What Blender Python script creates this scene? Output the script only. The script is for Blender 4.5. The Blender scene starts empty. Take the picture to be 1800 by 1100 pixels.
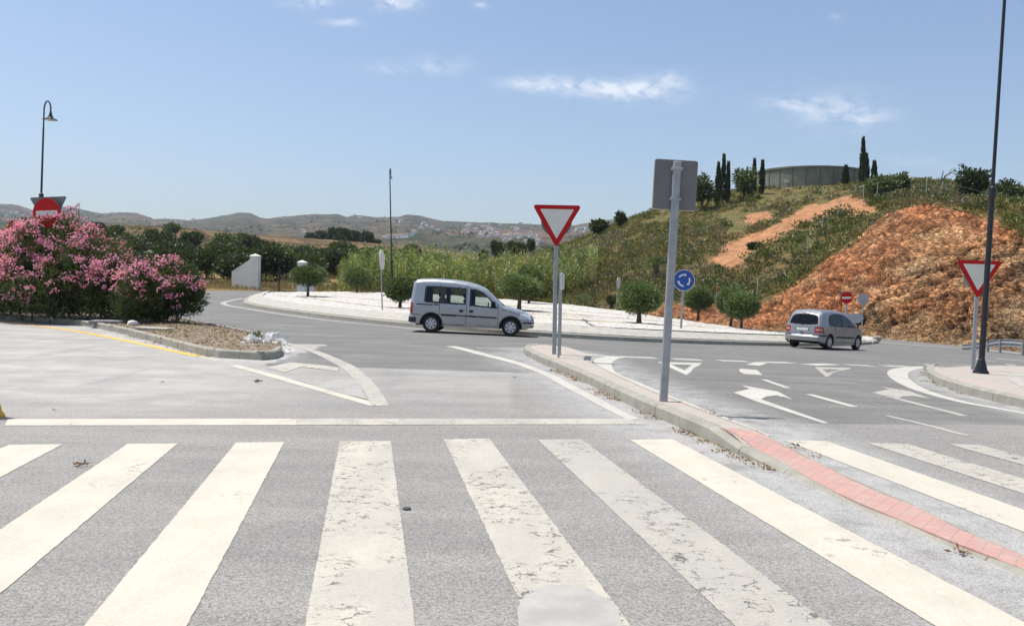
import bpy, math, random
import numpy as np
from mathutils import Vector, Matrix
R = math.radians
rng = np.random.default_rng(7)
random.seed(7)
scene = bpy.context.scene
COL = scene.collection

# ------------------------------------------------------------------ camera
FPX = 1500.0                      # focal length in pixels of an 1800 wide picture
ROLL = R(1.3); PITCH = math.atan(50.0 / FPX)
EYE = np.array([0.0, 0.0, 1.6])
_f = np.array([0, math.cos(PITCH), -math.sin(PITCH)])
_r0 = np.array([1.0, 0, 0]); _u0 = np.array([0, math.sin(PITCH), math.cos(PITCH)])
_R = _r0 * math.cos(ROLL) + _u0 * math.sin(ROLL)
_U = _u0 * math.cos(ROLL) - _r0 * math.sin(ROLL)
cam = bpy.data.cameras.new('camera'); camo = bpy.data.objects.new('camera', cam); COL.objects.link(camo)
cam.sensor_width = 36.0; cam.sensor_fit = 'HORIZONTAL'; cam.lens = 36.0 * FPX / 1800.0
cam.clip_start = 0.1; cam.clip_end = 20000
M = Matrix.Identity(4)
for i in range(3):
    M[i][0] = _R[i]; M[i][1] = _U[i]; M[i][2] = -_f[i]; M[i][3] = EYE[i]
camo.matrix_world = M
scene.camera = camo

# ------------------------------------------------------------------ light
SUN_EL = R(70); SUN_AZ_X, SUN_AZ_Y = -0.965, 0.26      # sun stands to the left, slightly beyond the scene
sd = Vector((SUN_AZ_X * math.cos(SUN_EL), SUN_AZ_Y * math.cos(SUN_EL), math.sin(SUN_EL))).normalized()
sun = bpy.data.lights.new('sun', 'SUN'); suno = bpy.data.objects.new('sun', sun); COL.objects.link(suno)
sun.energy = 4.2; sun.angle = R(0.53); sun.color = (1.0, 0.955, 0.88)
suno.rotation_euler = sd.to_track_quat('Z', 'Y').to_euler()
scene.view_settings.view_transform = 'Standard'; scene.view_settings.look = 'None'
scene.view_settings.gamma = 1.0; scene.view_settings.exposure = 0.32
world = bpy.data.worlds.new("World"); scene.world = world; world.use_nodes = True
SKY_STRENGTH = 0.128


class G:                              # small node-graph helper
    def __init__(s, tree): s.t = tree; s.n = tree.nodes; s.l = tree.links
    def new(s, typ, **kw):
        n = s.n.new(typ)
        for k, v in kw.items(): setattr(n, k, v)
        return n
    def put(s, sock, v):
        if isinstance(v, bpy.types.NodeSocket): s.l.new(v, sock)
        elif v is not None:
            if sock.type == 'RGBA' and len(v) == 3: v = (*v, 1)
            sock.default_value = v
    def math(s, op, a, b=None, c=None, clamp=False):
        n = s.new('ShaderNodeMath', operation=op, use_clamp=clamp)
        s.put(n.inputs[0], a); s.put(n.inputs[1], b)
        if c is not None: s.put(n.inputs[2], c)
        return n.outputs[0]
    def mix(s, f, a, b, mode='MIX'):
        n = s.new('ShaderNodeMix', data_type='RGBA', blend_type=mode)
        s.put(n.inputs[0], f); s.put(n.inputs[6], a); s.put(n.inputs[7], b)
        return n.outputs[2]
    def noise(s, vec, scale, detail=4, rough=.55, out=0, dist=0):
        n = s.new('ShaderNodeTexNoise'); s.put(n.inputs['Vector'], vec)
        n.inputs['Scale'].default_value = scale; n.inputs['Detail'].default_value = detail
        n.inputs['Roughness'].default_value = rough; n.inputs['Distortion'].default_value = dist
        return n.outputs[out]
    def voro(s, vec, scale, feature='F1', out='Distance', rand=1):
        n = s.new('ShaderNodeTexVoronoi', feature=feature); s.put(n.inputs['Vector'], vec)
        n.inputs['Scale'].default_value = scale; n.inputs['Randomness'].default_value = rand
        return n.outputs[out]
    def ramp(s, f, a, b, lo=0, hi=1):
        n = s.new('ShaderNodeMapRange'); n.clamp = True; n.interpolation_type = 'SMOOTHSTEP'
        s.put(n.inputs[0], f); n.inputs[1].default_value = a; n.inputs[2].default_value = b
        n.inputs[3].default_value = lo; n.inputs[4].default_value = hi
        return n.outputs[0]
    def mapping(s, vec, scale=(1, 1, 1), rot=(0, 0, 0)):
        n = s.new('ShaderNodeMapping'); s.put(n.inputs[0], vec)
        n.inputs['Scale'].default_value = scale; n.inputs['Rotation'].default_value = rot
        return n.outputs[0]
    def pos(s): return s.new('ShaderNodeNewGeometry').outputs['Position']
    def obj(s): return s.new('ShaderNodeTexCoord').outputs['Object']
    def attr(s, name, out='Color'):
        return s.new('ShaderNodeAttribute', attribute_name=name).outputs[out]
    def bump(s, h, strength, dist):
        n = s.new('ShaderNodeBump'); n.inputs['Strength'].default_value = strength
        n.inputs['Distance'].default_value = dist; s.put(n.inputs['Height'], h)
        return n.outputs[0]


def build_world():
    g = G(world.node_tree); g.n.clear()
    out = g.new('ShaderNodeOutputWorld'); bg = g.new('ShaderNodeBackground')
    sky = g.new('ShaderNodeTexSky', sky_type='NISHITA'); sky.sun_disc = False
    sky.sun_elevation = SUN_EL; sky.sun_rotation = math.atan2(sd.x, sd.y)
    sky.air_density = 0.95; sky.dust_density = 1.7; sky.ozone_density = 2.2; sky.altitude = 0
    d = g.new('ShaderNodeTexCoord').outputs['Generated']
    s = g.new('ShaderNodeSeparateXYZ'); g.put(s.inputs[0], d)
    yy = g.math('MAXIMUM', s.outputs[1], 0.02)
    u = g.math('DIVIDE', s.outputs[0], yy); v = g.math('DIVIDE', s.outputs[2], yy)
    c = g.new('ShaderNodeCombineXYZ'); g.put(c.inputs[0], u); g.put(c.inputs[1], v)
    uv = c.outputs[0]
    total = None
    # thin fair-weather clouds: bearing, height, half widths, density
    for (px, py, wx, wy, k) in [(950, 148, 55, 13, 1.0), (1045, 155, 60, 12, .9), (1130, 160, 62, 18, 1.1), (1180, 140, 22, 14, .7),
                                (1390, 182, 55, 11, .6), (1470, 195, 75, 30, .62), (1520, 205, 40, 16, .5), (695, 4, 32, 12, 1.3),
                                (545, 5, 34, 9, 1.0), (600, 39, 26, 6, .7), (700, 120, 55, 10, .42), (770, 115, 45, 14, .42),
                                (1465, 31, 10, 6, .5), (1605, 282, 40, 8, .35), (845, 10, 12, 5, .6), (1340, 292, 60, 8, .2), (1690, 300, 30, 8, .2)]:
        q = _f + (px - 900) / FPX * _R + (550 - py) / FPX * _U
        a, b = q[0] / q[1], q[2] / q[1]
        da = g.math('DIVIDE', g.math('SUBTRACT', u, a), wx / FPX); db = g.math('DIVIDE', g.math('SUBTRACT', v, b), wy / FPX)
        e = g.math('EXPONENT', g.math('MULTIPLY', g.math('ADD', g.math('MULTIPLY', da, da), g.math('MULTIPLY', db, db)), -0.8))
        e = g.math('MULTIPLY', e, k)
        total = e if total is None else g.math('ADD', total, e)
    n1 = g.noise(g.mapping(uv, (1, 1.9, 1), (0, 0, R(-20))), 26, 9, .62, dist=.4)
    n2 = g.noise(g.mapping(uv, (1, 1.6, 1), (0, 0, R(25))), 75, 6, .6)
    nn = g.math('ADD', g.math('MULTIPLY', n1, .75), g.math('MULTIPLY', n2, .25))
    m = g.math('MULTIPLY', total, g.ramp(nn, .36, .66), clamp=True)
    m = g.math('MULTIPLY', m, .62)
    colr = g.mix(m, sky.outputs[0], (7.2, 7.3, 7.5))
    g.put(bg.inputs[0], colr); bg.inputs[1].default_value = SKY_STRENGTH
    g.l.new(bg.outputs[0], out.inputs[0])


build_world()

# ------------------------------------------------------------------ where things are: rays onto the ground
def sstep(a, b, x):
    t = np.clip((np.asarray(x, float) - a) / (b - a), 0, 1); return t * t * (3 - 2 * t)

def gz(x, y):
    """height of the road surface: level here, sinking gently beyond the crossing to the right, rising far left"""
    x = np.asarray(x, float); y = np.asarray(y, float)
    t = .05 * x + .03 * y - .80
    sp = np.logaddexp(0, np.clip(t * 8, -40, 40)) / 8
    D = 2.4 * (1 - np.exp(-sp / 2.4))
    w = sstep(-30, -6, x)
    return -D * w + .45 * sstep(40, 75, y) * (1 - sstep(-18, -4, x))

def ray(px, py): return _f + (px - 900) / FPX * _R + (550 - py) / FPX * _U

def at(px, py, Y):
    d = ray(px, py); return EYE + d * (Y / d[1])

def gnd(px, py, h=0.0, f=gz):
    """where the sight line through a place in the photograph meets the surface f, h above it"""
    d = ray(px, py); lo = 1.5; hi = None; t = 1.5
    while t < 400:
        p = EYE + d * t
        if p[2] - (float(f(p[0], p[1])) + h) < 0: hi = t; break
        lo = t; t *= 1.02
    if hi is None: return EYE + d * 300
    for _ in range(40):
        m = (lo + hi) / 2; p = EYE + d * m
        if p[2] - (float(f(p[0], p[1])) + h) < 0: hi = m
        else: lo = m
    return EYE + d * hi

def project(P):
    q = np.asarray(P, float) - EYE
    w = np.maximum(q @ _f, .01)
    return 900 + FPX * (q @ _R) / w, 550 - FPX * (q @ _U) / w

# ------------------------------------------------------------------ numpy noise
def _h(ix, iy, iz, s):
    n = (ix.astype(np.int64) * 374761393 + iy.astype(np.int64) * 668265263 + iz.astype(np.int64) * 2147483647 + s * 974634777) & 0x7fffffff
    n = ((n ^ (n >> 13)) * 1274126177) & 0x7fffffff
    n = ((n ^ (n >> 16)) * 668265263) & 0x7fffffff
    return ((n ^ (n >> 15)) & 0xffffff) / float(0xffffff)

def vnoise(P, s=0):
    P = np.asarray(P, float); i = np.floor(P).astype(np.int64); f = P - i; f = f * f * (3 - 2 * f)
    r = 0
    for a in (0, 1):
        for b in (0, 1):
            for c in (0, 1):
                w = (f[:, 0] if a else 1 - f[:, 0]) * (f[:, 1] if b else 1 - f[:, 1]) * (f[:, 2] if c else 1 - f[:, 2])
                r = r + w * _h(i[:, 0] + a, i[:, 1] + b, i[:, 2] + c, s)
    return r

def fbm(P, o=4, s=0):
    P = np.asarray(P, float)
    if P.shape[1] == 2: P = np.c_[P, np.zeros(len(P))]
    a, r, n = .5, 0, 0
    for k in range(o):
        r = r + a * vnoise(P * 2 ** k + 13.7 * k, s + k); n += a; a *= .5
    return r / n

def worley(P, s=0):
    P = np.asarray(P, float); i = np.floor(P).astype(np.int64)
    d1 = np.full(len(P), 9.); d2 = d1.copy(); idv = np.zeros(len(P))
    for a in (-1, 0, 1):
        for b in (-1, 0, 1):
            for c in (-1, 0, 1):
                q = i + np.array([a, b, c])
                h = [_h(q[:, 0], q[:, 1], q[:, 2], s + 31 * k) for k in range(4)]
                d = np.sqrt((q[:, 0] + h[0] - P[:, 0]) ** 2 + (q[:, 1] + h[1] - P[:, 1]) ** 2 + (q[:, 2] + h[2] - P[:, 2]) ** 2)
                near = d < d1
                d2 = np.where(near, d1, np.minimum(d2, d)); idv = np.where(near, h[3], idv); d1 = np.where(near, d, d1)
    return d1, d2, idv

def inside(px, py, poly):
    poly = np.asarray(poly, float); r = np.zeros(np.shape(px), bool); j = len(poly) - 1
    for i in range(len(poly)):
        xi, yi = poly[i]; xj, yj = poly[j]
        c = ((yi > py) != (yj > py)) & (px < (xj - xi) * (py - yi) / (yj - yi + 1e-12) + xi)
        r ^= c; j = i
    return r

class RBF:
    def __init__(s, P):
        P = np.asarray(P, float); s.c = P[:, :2]; n = len(P)
        A = np.linalg.norm(s.c[:, None] - s.c[None], axis=2) + 0
        Q = np.c_[np.ones(n), s.c / 100]
        K = np.block([[A - np.eye(n) * .6, Q], [Q.T, np.zeros((3, 3))]])
        s.w = np.linalg.solve(K, np.r_[P[:, 2], 0, 0, 0])
    def __call__(s, x, y):
        X = np.c_[np.ravel(x), np.ravel(y)].astype(float); out = np.empty(len(X))
        for k in range(0, len(X), 20000):
            c = X[k:k + 20000]
            out[k:k + 20000] = np.linalg.norm(c[:, None] - s.c[None], axis=2) @ s.w[:-3] + np.c_[np.ones(len(c)), c / 100] @ s.w[-3:]
        return out.reshape(np.shape(x))

# ------------------------------------------------------------------ mesh helpers
def fast_mesh(name, V, F, mats=(), col=None, smooth=True, midx=None, attrs=None):
    V = np.asarray(V, np.float32); F = np.asarray(F, np.int32); k = F.shape[1]
    me = bpy.data.meshes.new(name)
    me.vertices.add(len(V)); me.vertices.foreach_set('co', V.ravel())
    me.loops.add(F.size); me.loops.foreach_set('vertex_index', F.ravel())
    me.polygons.add(len(F)); me.polygons.foreach_set('loop_start', np.arange(0, F.size, k, dtype=np.int32))
    me.polygons.foreach_set('use_smooth', np.full(len(F), smooth))
    if midx is not None: me.polygons.foreach_set('material_index', np.asarray(midx, np.int32))
    for m in mats: me.materials.append(m)
    if col is not None:
        a = me.color_attributes.new('Col', 'FLOAT_COLOR', 'POINT')
        a.data.foreach_set('color', np.c_[col, np.ones(len(V))].astype(np.float32).ravel())
    for kname, v in (attrs or {}).items():
        a = me.attributes.new(kname, 'FLOAT', 'POINT'); a.data.foreach_set('value', np.asarray(v, np.float32))
    me.update(calc_edges=True); me.validate()
    return me

def link(name, me, parent=None):
    o = bpy.data.objects.new(name, me); COL.objects.link(o)
    if parent: o.parent = parent
    return o

def tag(o, label=None, cat=None, group=None, kind=None):
    if label: o['label'] = label
    if cat: o['category'] = cat
    if group: o['group'] = group
    if kind: o['kind'] = kind
    return o

def empty(name, loc, label, cat, group=None, rot=None):
    o = bpy.data.objects.new(name, None); COL.objects.link(o); o.empty_display_size = .2
    if rot is not None: o.matrix_world = Matrix.Translation(Vector(loc)) @ rot.to_4x4()
    else: o.location = Vector(loc)
    return tag(o, label, cat, group)

def copy_tree(o, parent=None):
    c = o.copy(); COL.objects.link(c)
    if parent: c.parent = parent
    for ch in list(o.children): copy_tree(ch, c)
    return c

def basis(axis):
    a = np.asarray(axis, float); a = a / np.linalg.norm(a)
    t = np.array([0, 0, 1.]) if abs(a[2]) < .9 else np.array([1., 0, 0])
    x = np.cross(t, a); x /= np.linalg.norm(x); return x, np.cross(a, x), a

class MB:
    """collects shapes that become ONE mesh"""
    def __init__(s): s.v = []; s.f = []; s.m = []; s.n = 0; s.cur = 0
    def add(s, V, F):
        V = np.asarray(V, float).reshape(-1, 3); s.v.append(V)
        for f in F: s.f.append([i + s.n for i in f]); s.m.append(s.cur)
        s.n += len(V); return s
    def mat(s, i): s.cur = i; return s
    def box(s, lo, hi, bev=0.0):
        lo = np.minimum(lo, hi).astype(float) if not np.all(np.asarray(lo) <= np.asarray(hi)) else np.asarray(lo, float); hi = np.asarray(hi, float)
        if bev <= 0:
            V = [[(lo, hi)[a][0], (lo, hi)[b][1], (lo, hi)[c][2]] for a in (0, 1) for b in (0, 1) for c in (0, 1)]
            return s.add(V, [(0, 1, 3, 2), (4, 6, 7, 5), (0, 4, 5, 1), (2, 3, 7, 6), (0, 2, 6, 4), (1, 5, 7, 3)])
        b = min(bev, .49 * min(hi - lo)); idx = {}; V = []
        for a in (0, 1):
            for bb in (0, 1):
                for c in (0, 1):
                    corner = np.array([(lo, hi)[a][0], (lo, hi)[bb][1], (lo, hi)[c][2]]); sg = np.array([1 - 2 * a, 1 - 2 * bb, 1 - 2 * c])
                    for ax in range(3):
                        p = corner + sg * b; p[ax] = corner[ax]; idx[a, bb, c, ax] = len(V); V.append(p)
        F = []
        for ax in range(3):
            o1, o2 = [(1, 2), (2, 0), (0, 1)][ax]
            for e in (0, 1):
                def K(p, q):
                    t = [0, 0, 0]; t[ax] = e; t[o1] = p; t[o2] = q; return idx[(*t, ax)]
                f = [K(0, 0), K(1, 0), K(1, 1), K(0, 1)]; F.append(f if e else f[::-1])
                for g2 in (0, 1):   # edge chamfers between ax face e and o1 face g2
                    def K1(q, A):
                        t = [0, 0, 0]; t[ax] = e; t[o1] = g2; t[o2] = q; return idx[(*t, A)]
                    F.append([K1(0, ax), K1(1, ax), K1(1, o1), K1(0, o1)])
        for a in (0, 1):
            for bb in (0, 1):
                for c in (0, 1): F.append([idx[a, bb, c, 0], idx[a, bb, c, 1], idx[a, bb, c, 2]])
        return s.add(V, F)
    def cyl(s, p, q, r0, r1=None, n=16, cap=True):
        r1 = r0 if r1 is None else r1; p = np.asarray(p, float); q = np.asarray(q, float); x, y, a = basis(q - p)
        t = np.arange(n) * 2 * np.pi / n; c = np.cos(t)[:, None] * x + np.sin(t)[:, None] * y
        V = np.r_[p + c * r0, q + c * r1]; F = [(i, (i + 1) % n, n + (i + 1) % n, n + i) for i in range(n)]
        if cap: F += [tuple(range(n))[::-1], tuple(range(n, 2 * n))]
        return s.add(V, F)
    def tube(s, P, r, n=8, cap=True):
        P = np.asarray(P, float); r = np.broadcast_to(r, (len(P),)); V = []; prev = None
        for i in range(len(P)):
            d = P[min(i + 1, len(P) - 1)] - P[max(i - 1, 0)]; x, y, a = basis(d)
            if prev is not None:
                x = prev - a * (prev @ a); x /= np.linalg.norm(x) + 1e-9; y = np.cross(a, x)
            prev = x
            t = np.arange(n) * 2 * np.pi / n
            V.append(P[i] + r[i] * (np.cos(t)[:, None] * x + np.sin(t)[:, None] * y))
        F = [(k * n + i, k * n + (i + 1) % n, (k + 1) * n + (i + 1) % n, (k + 1) * n + i) for k in range(len(P) - 1) for i in range(n)]
        if cap: F += [tuple(range(n))[::-1], tuple(range((len(P) - 1) * n, len(P) * n))]
        return s.add(np.concatenate(V), F)
    def lathe(s, prof, n=24, o=(0, 0, 0), axis=(0, 0, 1)):
        x, y, a = basis(axis); o = np.asarray(o, float); t = np.arange(n) * 2 * np.pi / n
        V = np.concatenate([o + a * z + r * (np.cos(t)[:, None] * x + np.sin(t)[:, None] * y) for r, z in prof])
        F = [(k * n + i, k * n + (i + 1) % n, (k + 1) * n + (i + 1) % n, (k + 1) * n + i) for k in range(len(prof) - 1) for i in range(n)]
        return s.add(V, F)
    def prism(s, poly, y0, y1, hole=None):
        """polygon in local x,z pushed from y0 (front) to y1 (back)"""
        n = len(poly); V = [(p[0], y0, p[1]) for p in poly] + [(p[0], y1, p[1]) for p in poly]
        sides = [((i + 1) % n, i, n + i, n + (i + 1) % n) for i in range(n)]
        if hole is None: return s.add(V, [tuple(range(n)), tuple(range(2 * n - 1, n - 1, -1))] + sides)
        V += [(p[0], y0, p[1]) for p in hole] + [(p[0], y1, p[1]) for p in hole]
        F = list(sides)
        for i in range(n):
            j = (i + 1) % n
            F += [(i, j, 2 * n + j, 2 * n + i), (n + j, n + i, 3 * n + i, 3 * n + j), (2 * n + i, 2 * n + j, 3 * n + j, 3 * n + i)]
        return s.add(V, F)
    def build(s, name, mats, parent=None, smooth=False, sharp=35):
        me = bpy.data.meshes.new(name); V = np.concatenate(s.v)
        me.from_pydata(V.tolist(), [], s.f)
        for m in (mats if isinstance(mats, (list, tuple)) else [mats]): me.materials.append(m)
        me.polygons.foreach_set('material_index', np.array(s.m, np.int32))
        if smooth:
            me.polygons.foreach_set('use_smooth', np.ones(len(s.f), bool))
            me.update(); me.set_sharp_from_angle(angle=R(sharp))
        me.update()
        return link(name, me, parent)

# ------------------------------------------------------------------ materials
def new_mat(name):
    m = bpy.data.materials.new(name); m.use_nodes = True; g = G(m.node_tree); b = g.n['Principled BSDF']; return m, g, b

def plain(name, c, rough=.6, metal=0, var=.12, scale=6, bump=0, bscale=40, spec=.5, coat=0, dirt=None):
    m, g, b = new_mat(name)
    p = g.obj(); n = g.noise(p, scale, 5, .6)
    col = g.mix(g.ramp(n, .3, .7), tuple(x * (1 - var) for x in c), tuple(min(1, x * (1 + var)) for x in c))
    if dirt: col = g.mix(g.ramp(g.noise(p, scale * .6, 6, .65), .5, .75, 0, .6), col, dirt)
    g.put(b.inputs['Base Color'], col); b.inputs['Roughness'].default_value = rough; b.inputs['Metallic'].default_value = metal
    b.inputs['Specular IOR Level'].default_value = spec; b.inputs['Coat Weight'].default_value = coat
    if coat: b.inputs['Coat Roughness'].default_value = .05
    if bump: g.put(b.inputs['Normal'], g.bump(g.noise(p, bscale, 6, .6), .6, bump))
    return m

def leafmat(name, trans=.25, rough=.55, sc=1.0, spec=.35):
    m, g, b = new_mat(name); c = g.attr('Col'); col = g.mix(1.0, c, (sc, sc, sc), 'MULTIPLY')
    g.put(b.inputs['Base Color'], col); b.inputs['Roughness'].default_value = rough; b.inputs['Specular IOR Level'].default_value = spec
    t = g.new('ShaderNodeBsdfTranslucent'); g.put(t.inputs[0], g.mix(1.0, col, (1.25, 1.2, .6), 'MULTIPLY'))
    mx = g.new('ShaderNodeMixShader'); mx.inputs[0].default_value = trans
    g.l.new(b.outputs[0], mx.inputs[1]); g.l.new(t.outputs[0], mx.inputs[2]); g.l.new(mx.outputs[0], g.n['Material Output'].inputs[0])
    return m

LEAF = leafmat('leaf', .28, .5, spec=.5); FLOWER = leafmat('petal', .3, .6, spec=.2)
BARK = plain('bark', (.12, .09, .065), .9, var=.35, scale=9, bump=.02, bscale=25)
BARK_GREY = plain('grey_bark', (.2, .17, .14), .9, var=.3, scale=9, bump=.02, bscale=25)
GALV = plain('galvanised_steel', (.34, .35, .36), .5, .35, .12, 5)
SIGN_BACK = plain('sign_back', (.17, .165, .16), .6, .1, .08, 3, dirt=(.13, .12, .11))
SIGN_BACK_LIGHT = plain('pale_sign_back', (.4, .42, .43), .6, .2, .08, 3)
ALU = plain('aluminium_edge', (.62, .63, .64), .4, .5, .05)
SIGN_RED = plain('sign_red', (.45, .008, .010), .6, 0, .06, 3, spec=.25)
SIGN_WHITE = plain('sign_white', (.68, .655, .585), .55, 0, .04, 3, dirt=(.55, .53, .47))
SIGN_BLUE = plain('sign_blue', (.012, .075, .32), .4, 0, .06, 3)
BLACK_PAINT = plain('black_paint', (.012, .012, .014), .35, 0, .2, 8)
LAMP_GREEN = plain('dark_green_paint', (.02, .03, .028), .4, 0, .2, 8)
RUBBER = plain('rubber', (.018, .018, .018), .85, 0, .2, 10)
BLACK_PLASTIC = plain('black_plastic', (.025, .025, .027), .55, 0, .15, 10)
INTERIOR = plain('car_interior', (.035, .035, .04), .8, 0, .2, 8)
RIM = plain('wheel_silver', (.55, .56, .58), .35, .6, .08, 8)
CHROME = plain('chrome', (.8, .8, .8), .12, 1, .02)
WHITEWASH = plain('whitewash', (.8, .77, .70), .8, 0, .04, 1.5, dirt=(.68, .66, .6))
ROOFTILE = plain('roof_tile', (.36, .24, .18), .85, 0, .2, .5)
STONE = plain('stone', (.42, .37, .3), .9, 0, .25, 8, bump=.02, bscale=12)
YELLOW = plain('yellow_paint', (.75, .42, .03), .55, 0, .08, 5)

def paint_mat(name, c):
    m, g, b = new_mat(name)
    geo = g.new('ShaderNodeNewGeometry'); n = g.noise(g.obj(), 900, 2)
    col = g.mix(g.ramp(n, .3, .7), tuple(x * .93 for x in c), tuple(x * 1.07 for x in c))
    # dust on the lower panels
    s = g.new('ShaderNodeSeparateXYZ'); g.put(s.inputs[0], g.obj())
    d = g.math('MULTIPLY', g.ramp(s.outputs[2], .75, .2), g.ramp(g.noise(g.obj(), 5, 5), .3, .8))
    col = g.mix(g.math('MULTIPLY', d, .4), col, (.3, .26, .2))
    g.put(b.inputs['Base Color'], col); b.inputs['Metallic'].default_value = .55
    b.inputs['Roughness'].default_value = .34; b.inputs['Coat Weight'].default_value = .6; b.inputs['Coat Roughness'].default_value = .06
    db = g.new('ShaderNodeBsdfDiffuse'); db.inputs[0].default_value = (.03, .03, .033, 1)
    mx = g.new('ShaderNodeMixShader'); g.l.new(geo.outputs['Backfacing'], mx.inputs[0])
    g.l.new(b.outputs[0], mx.inputs[1]); g.l.new(db.outputs[0], mx.inputs[2]); g.l.new(mx.outputs[0], g.n['Material Output'].inputs[0])
    return m

def glass_mat(name, tint, refl=1.45):
    m, g, b = new_mat(name); g.n.remove(b)
    t = g.new('ShaderNodeBsdfTransparent'); t.inputs[0].default_value = (*tint, 1)
    gl = g.new('ShaderNodeBsdfGlossy'); gl.inputs['Roughness'].default_value = .02; gl.inputs[0].default_value = (.9, .95, 1, 1)
    f = g.new('ShaderNodeFresnel'); f.inputs[0].default_value = refl
    mx = g.new('ShaderNodeMixShader'); g.l.new(f.outputs[0], mx.inputs[0]); g.l.new(t.outputs[0], mx.inputs[1]); g.l.new(gl.outputs[0], mx.inputs[2])
    g.l.new(mx.outputs[0], g.n['Material Output'].inputs[0]); return m

def lens_mat(name, c):
    m, g, b = new_mat(name); g.put(b.inputs['Base Color'], c); b.inputs['Roughness'].default_value = .12; b.inputs['Coat Weight'].default_value = .5; return m

PAINT_VAN = paint_mat('van_silver', (.38, .388, .403)); PAINT_CAR = paint_mat('car_silver', (.30, .305, .305))
GLASS = glass_mat('car_glass', (.62, .68, .66)); GLASS_DARK = glass_mat('dark_glass', (.3, .34, .33), 1.4)
RED_LENS = lens_mat('red_lens', (.3, .012, .02)); CLEAR_LENS = lens_mat('clear_lens', (.6, .62, .64)); AMBER_LENS = lens_mat('amber_lens', (.5, .3, .12))
PLATE_WHITE = plain('number_plate', (.6, .6, .58), .5)

def asphalt():
    m, g, b = new_mat('asphalt'); p = g.pos(); s = g.new('ShaderNodeSeparateXYZ'); g.put(s.inputs[0], p)
    old = g.attr('old', 'Fac'); dust = g.attr('dust', 'Fac'); dirt = g.attr('dirt', 'Fac')
    big = g.noise(p, .22, 6, .6); mid = g.noise(p, 1.6, 5, .6)
    stretch = g.noise(g.mapping(p, (.35, 1.6, 1)), 1.0, 5, .6)
    dark = g.mix(g.ramp(stretch, .3, .72), (.148, .145, .136), (.198, .193, .180))
    light = g.mix(g.ramp(stretch, .28, .72), (.222, .215, .200), (.277, .267, .244))
    oldn = g.math('ADD', old, g.math('MULTIPLY', g.math('SUBTRACT', mid, .5), .18))
    col = g.mix(g.ramp(oldn, .4, .6), dark, light)
    # exposed stone chips
    v = g.voro(p, 95, out='Color'); sv = g.new('ShaderNodeSeparateColor'); g.put(sv.inputs[0], v)
    v2 = g.voro(p, 150, out='Color'); sv2 = g.new('ShaderNodeSeparateColor'); g.put(sv2.inputs[0], v2)
    chip = g.math('ADD', g.math('MULTIPLY', sv.outputs[0], .6), g.math('MULTIPLY', sv2.outputs[1], .4))
    col = g.mix(1.0, col, g.mix(chip, (.5, .5, .5), (1.5, 1.5, 1.5)), 'MULTIPLY')
    col = g.mix(g.ramp(g.noise(p, .45, 5, .62), .5, .72, 0, .22), col, (.36, .35, .33))
    dn = g.math('MULTIPLY', dust, g.ramp(g.noise(p, 3.2, 6, .65), .22, .62))
    col = g.mix(g.math('MULTIPLY', dn, .6), col, g.mix(chip, (.33, .325, .312), (.56, .55, .53)))
    dd = g.math('MULTIPLY', dirt, g.ramp(g.noise(g.mapping(p, (.6, 1.3, 1)), .6, 7, .66), .25, .7, .35, 1))
    col = g.mix(g.math('MULTIPLY', dd, .62), col, g.mix(g.ramp(mid, .3, .7), (.42, .405, .37), (.56, .545, .51)))
    # tyre polish, stains and drips
    tr = g.noise(g.mapping(p, (1.0, .12, 1), (0, 0, R(4))), 1.1, 4, .6)
    col = g.mix(g.ramp(tr, .56, .74, 0, .26), col, (.13, .13, .132))
    st = g.voro(g.mapping(p, (1, .7, 1)), .55); st2 = g.noise(p, 9, 3)
    col = g.mix(g.math('MULTIPLY', g.ramp(g.math('ADD', st, g.math('MULTIPLY', st2, .05)), .085, .05), .4), col, (.06, .06, .06))
    g.put(b.inputs['Base Color'], col); b.inputs['Roughness'].default_value = .86; b.inputs['Specular IOR Level'].default_value = .25
    h = g.math('ADD', g.math('MULTIPLY', sv.outputs[1], .6), g.math('MULTIPLY', g.noise(p, 60, 4, .7), .6))
    g.put(b.inputs['Normal'], g.bump(h, .5, .004)); return m

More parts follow.
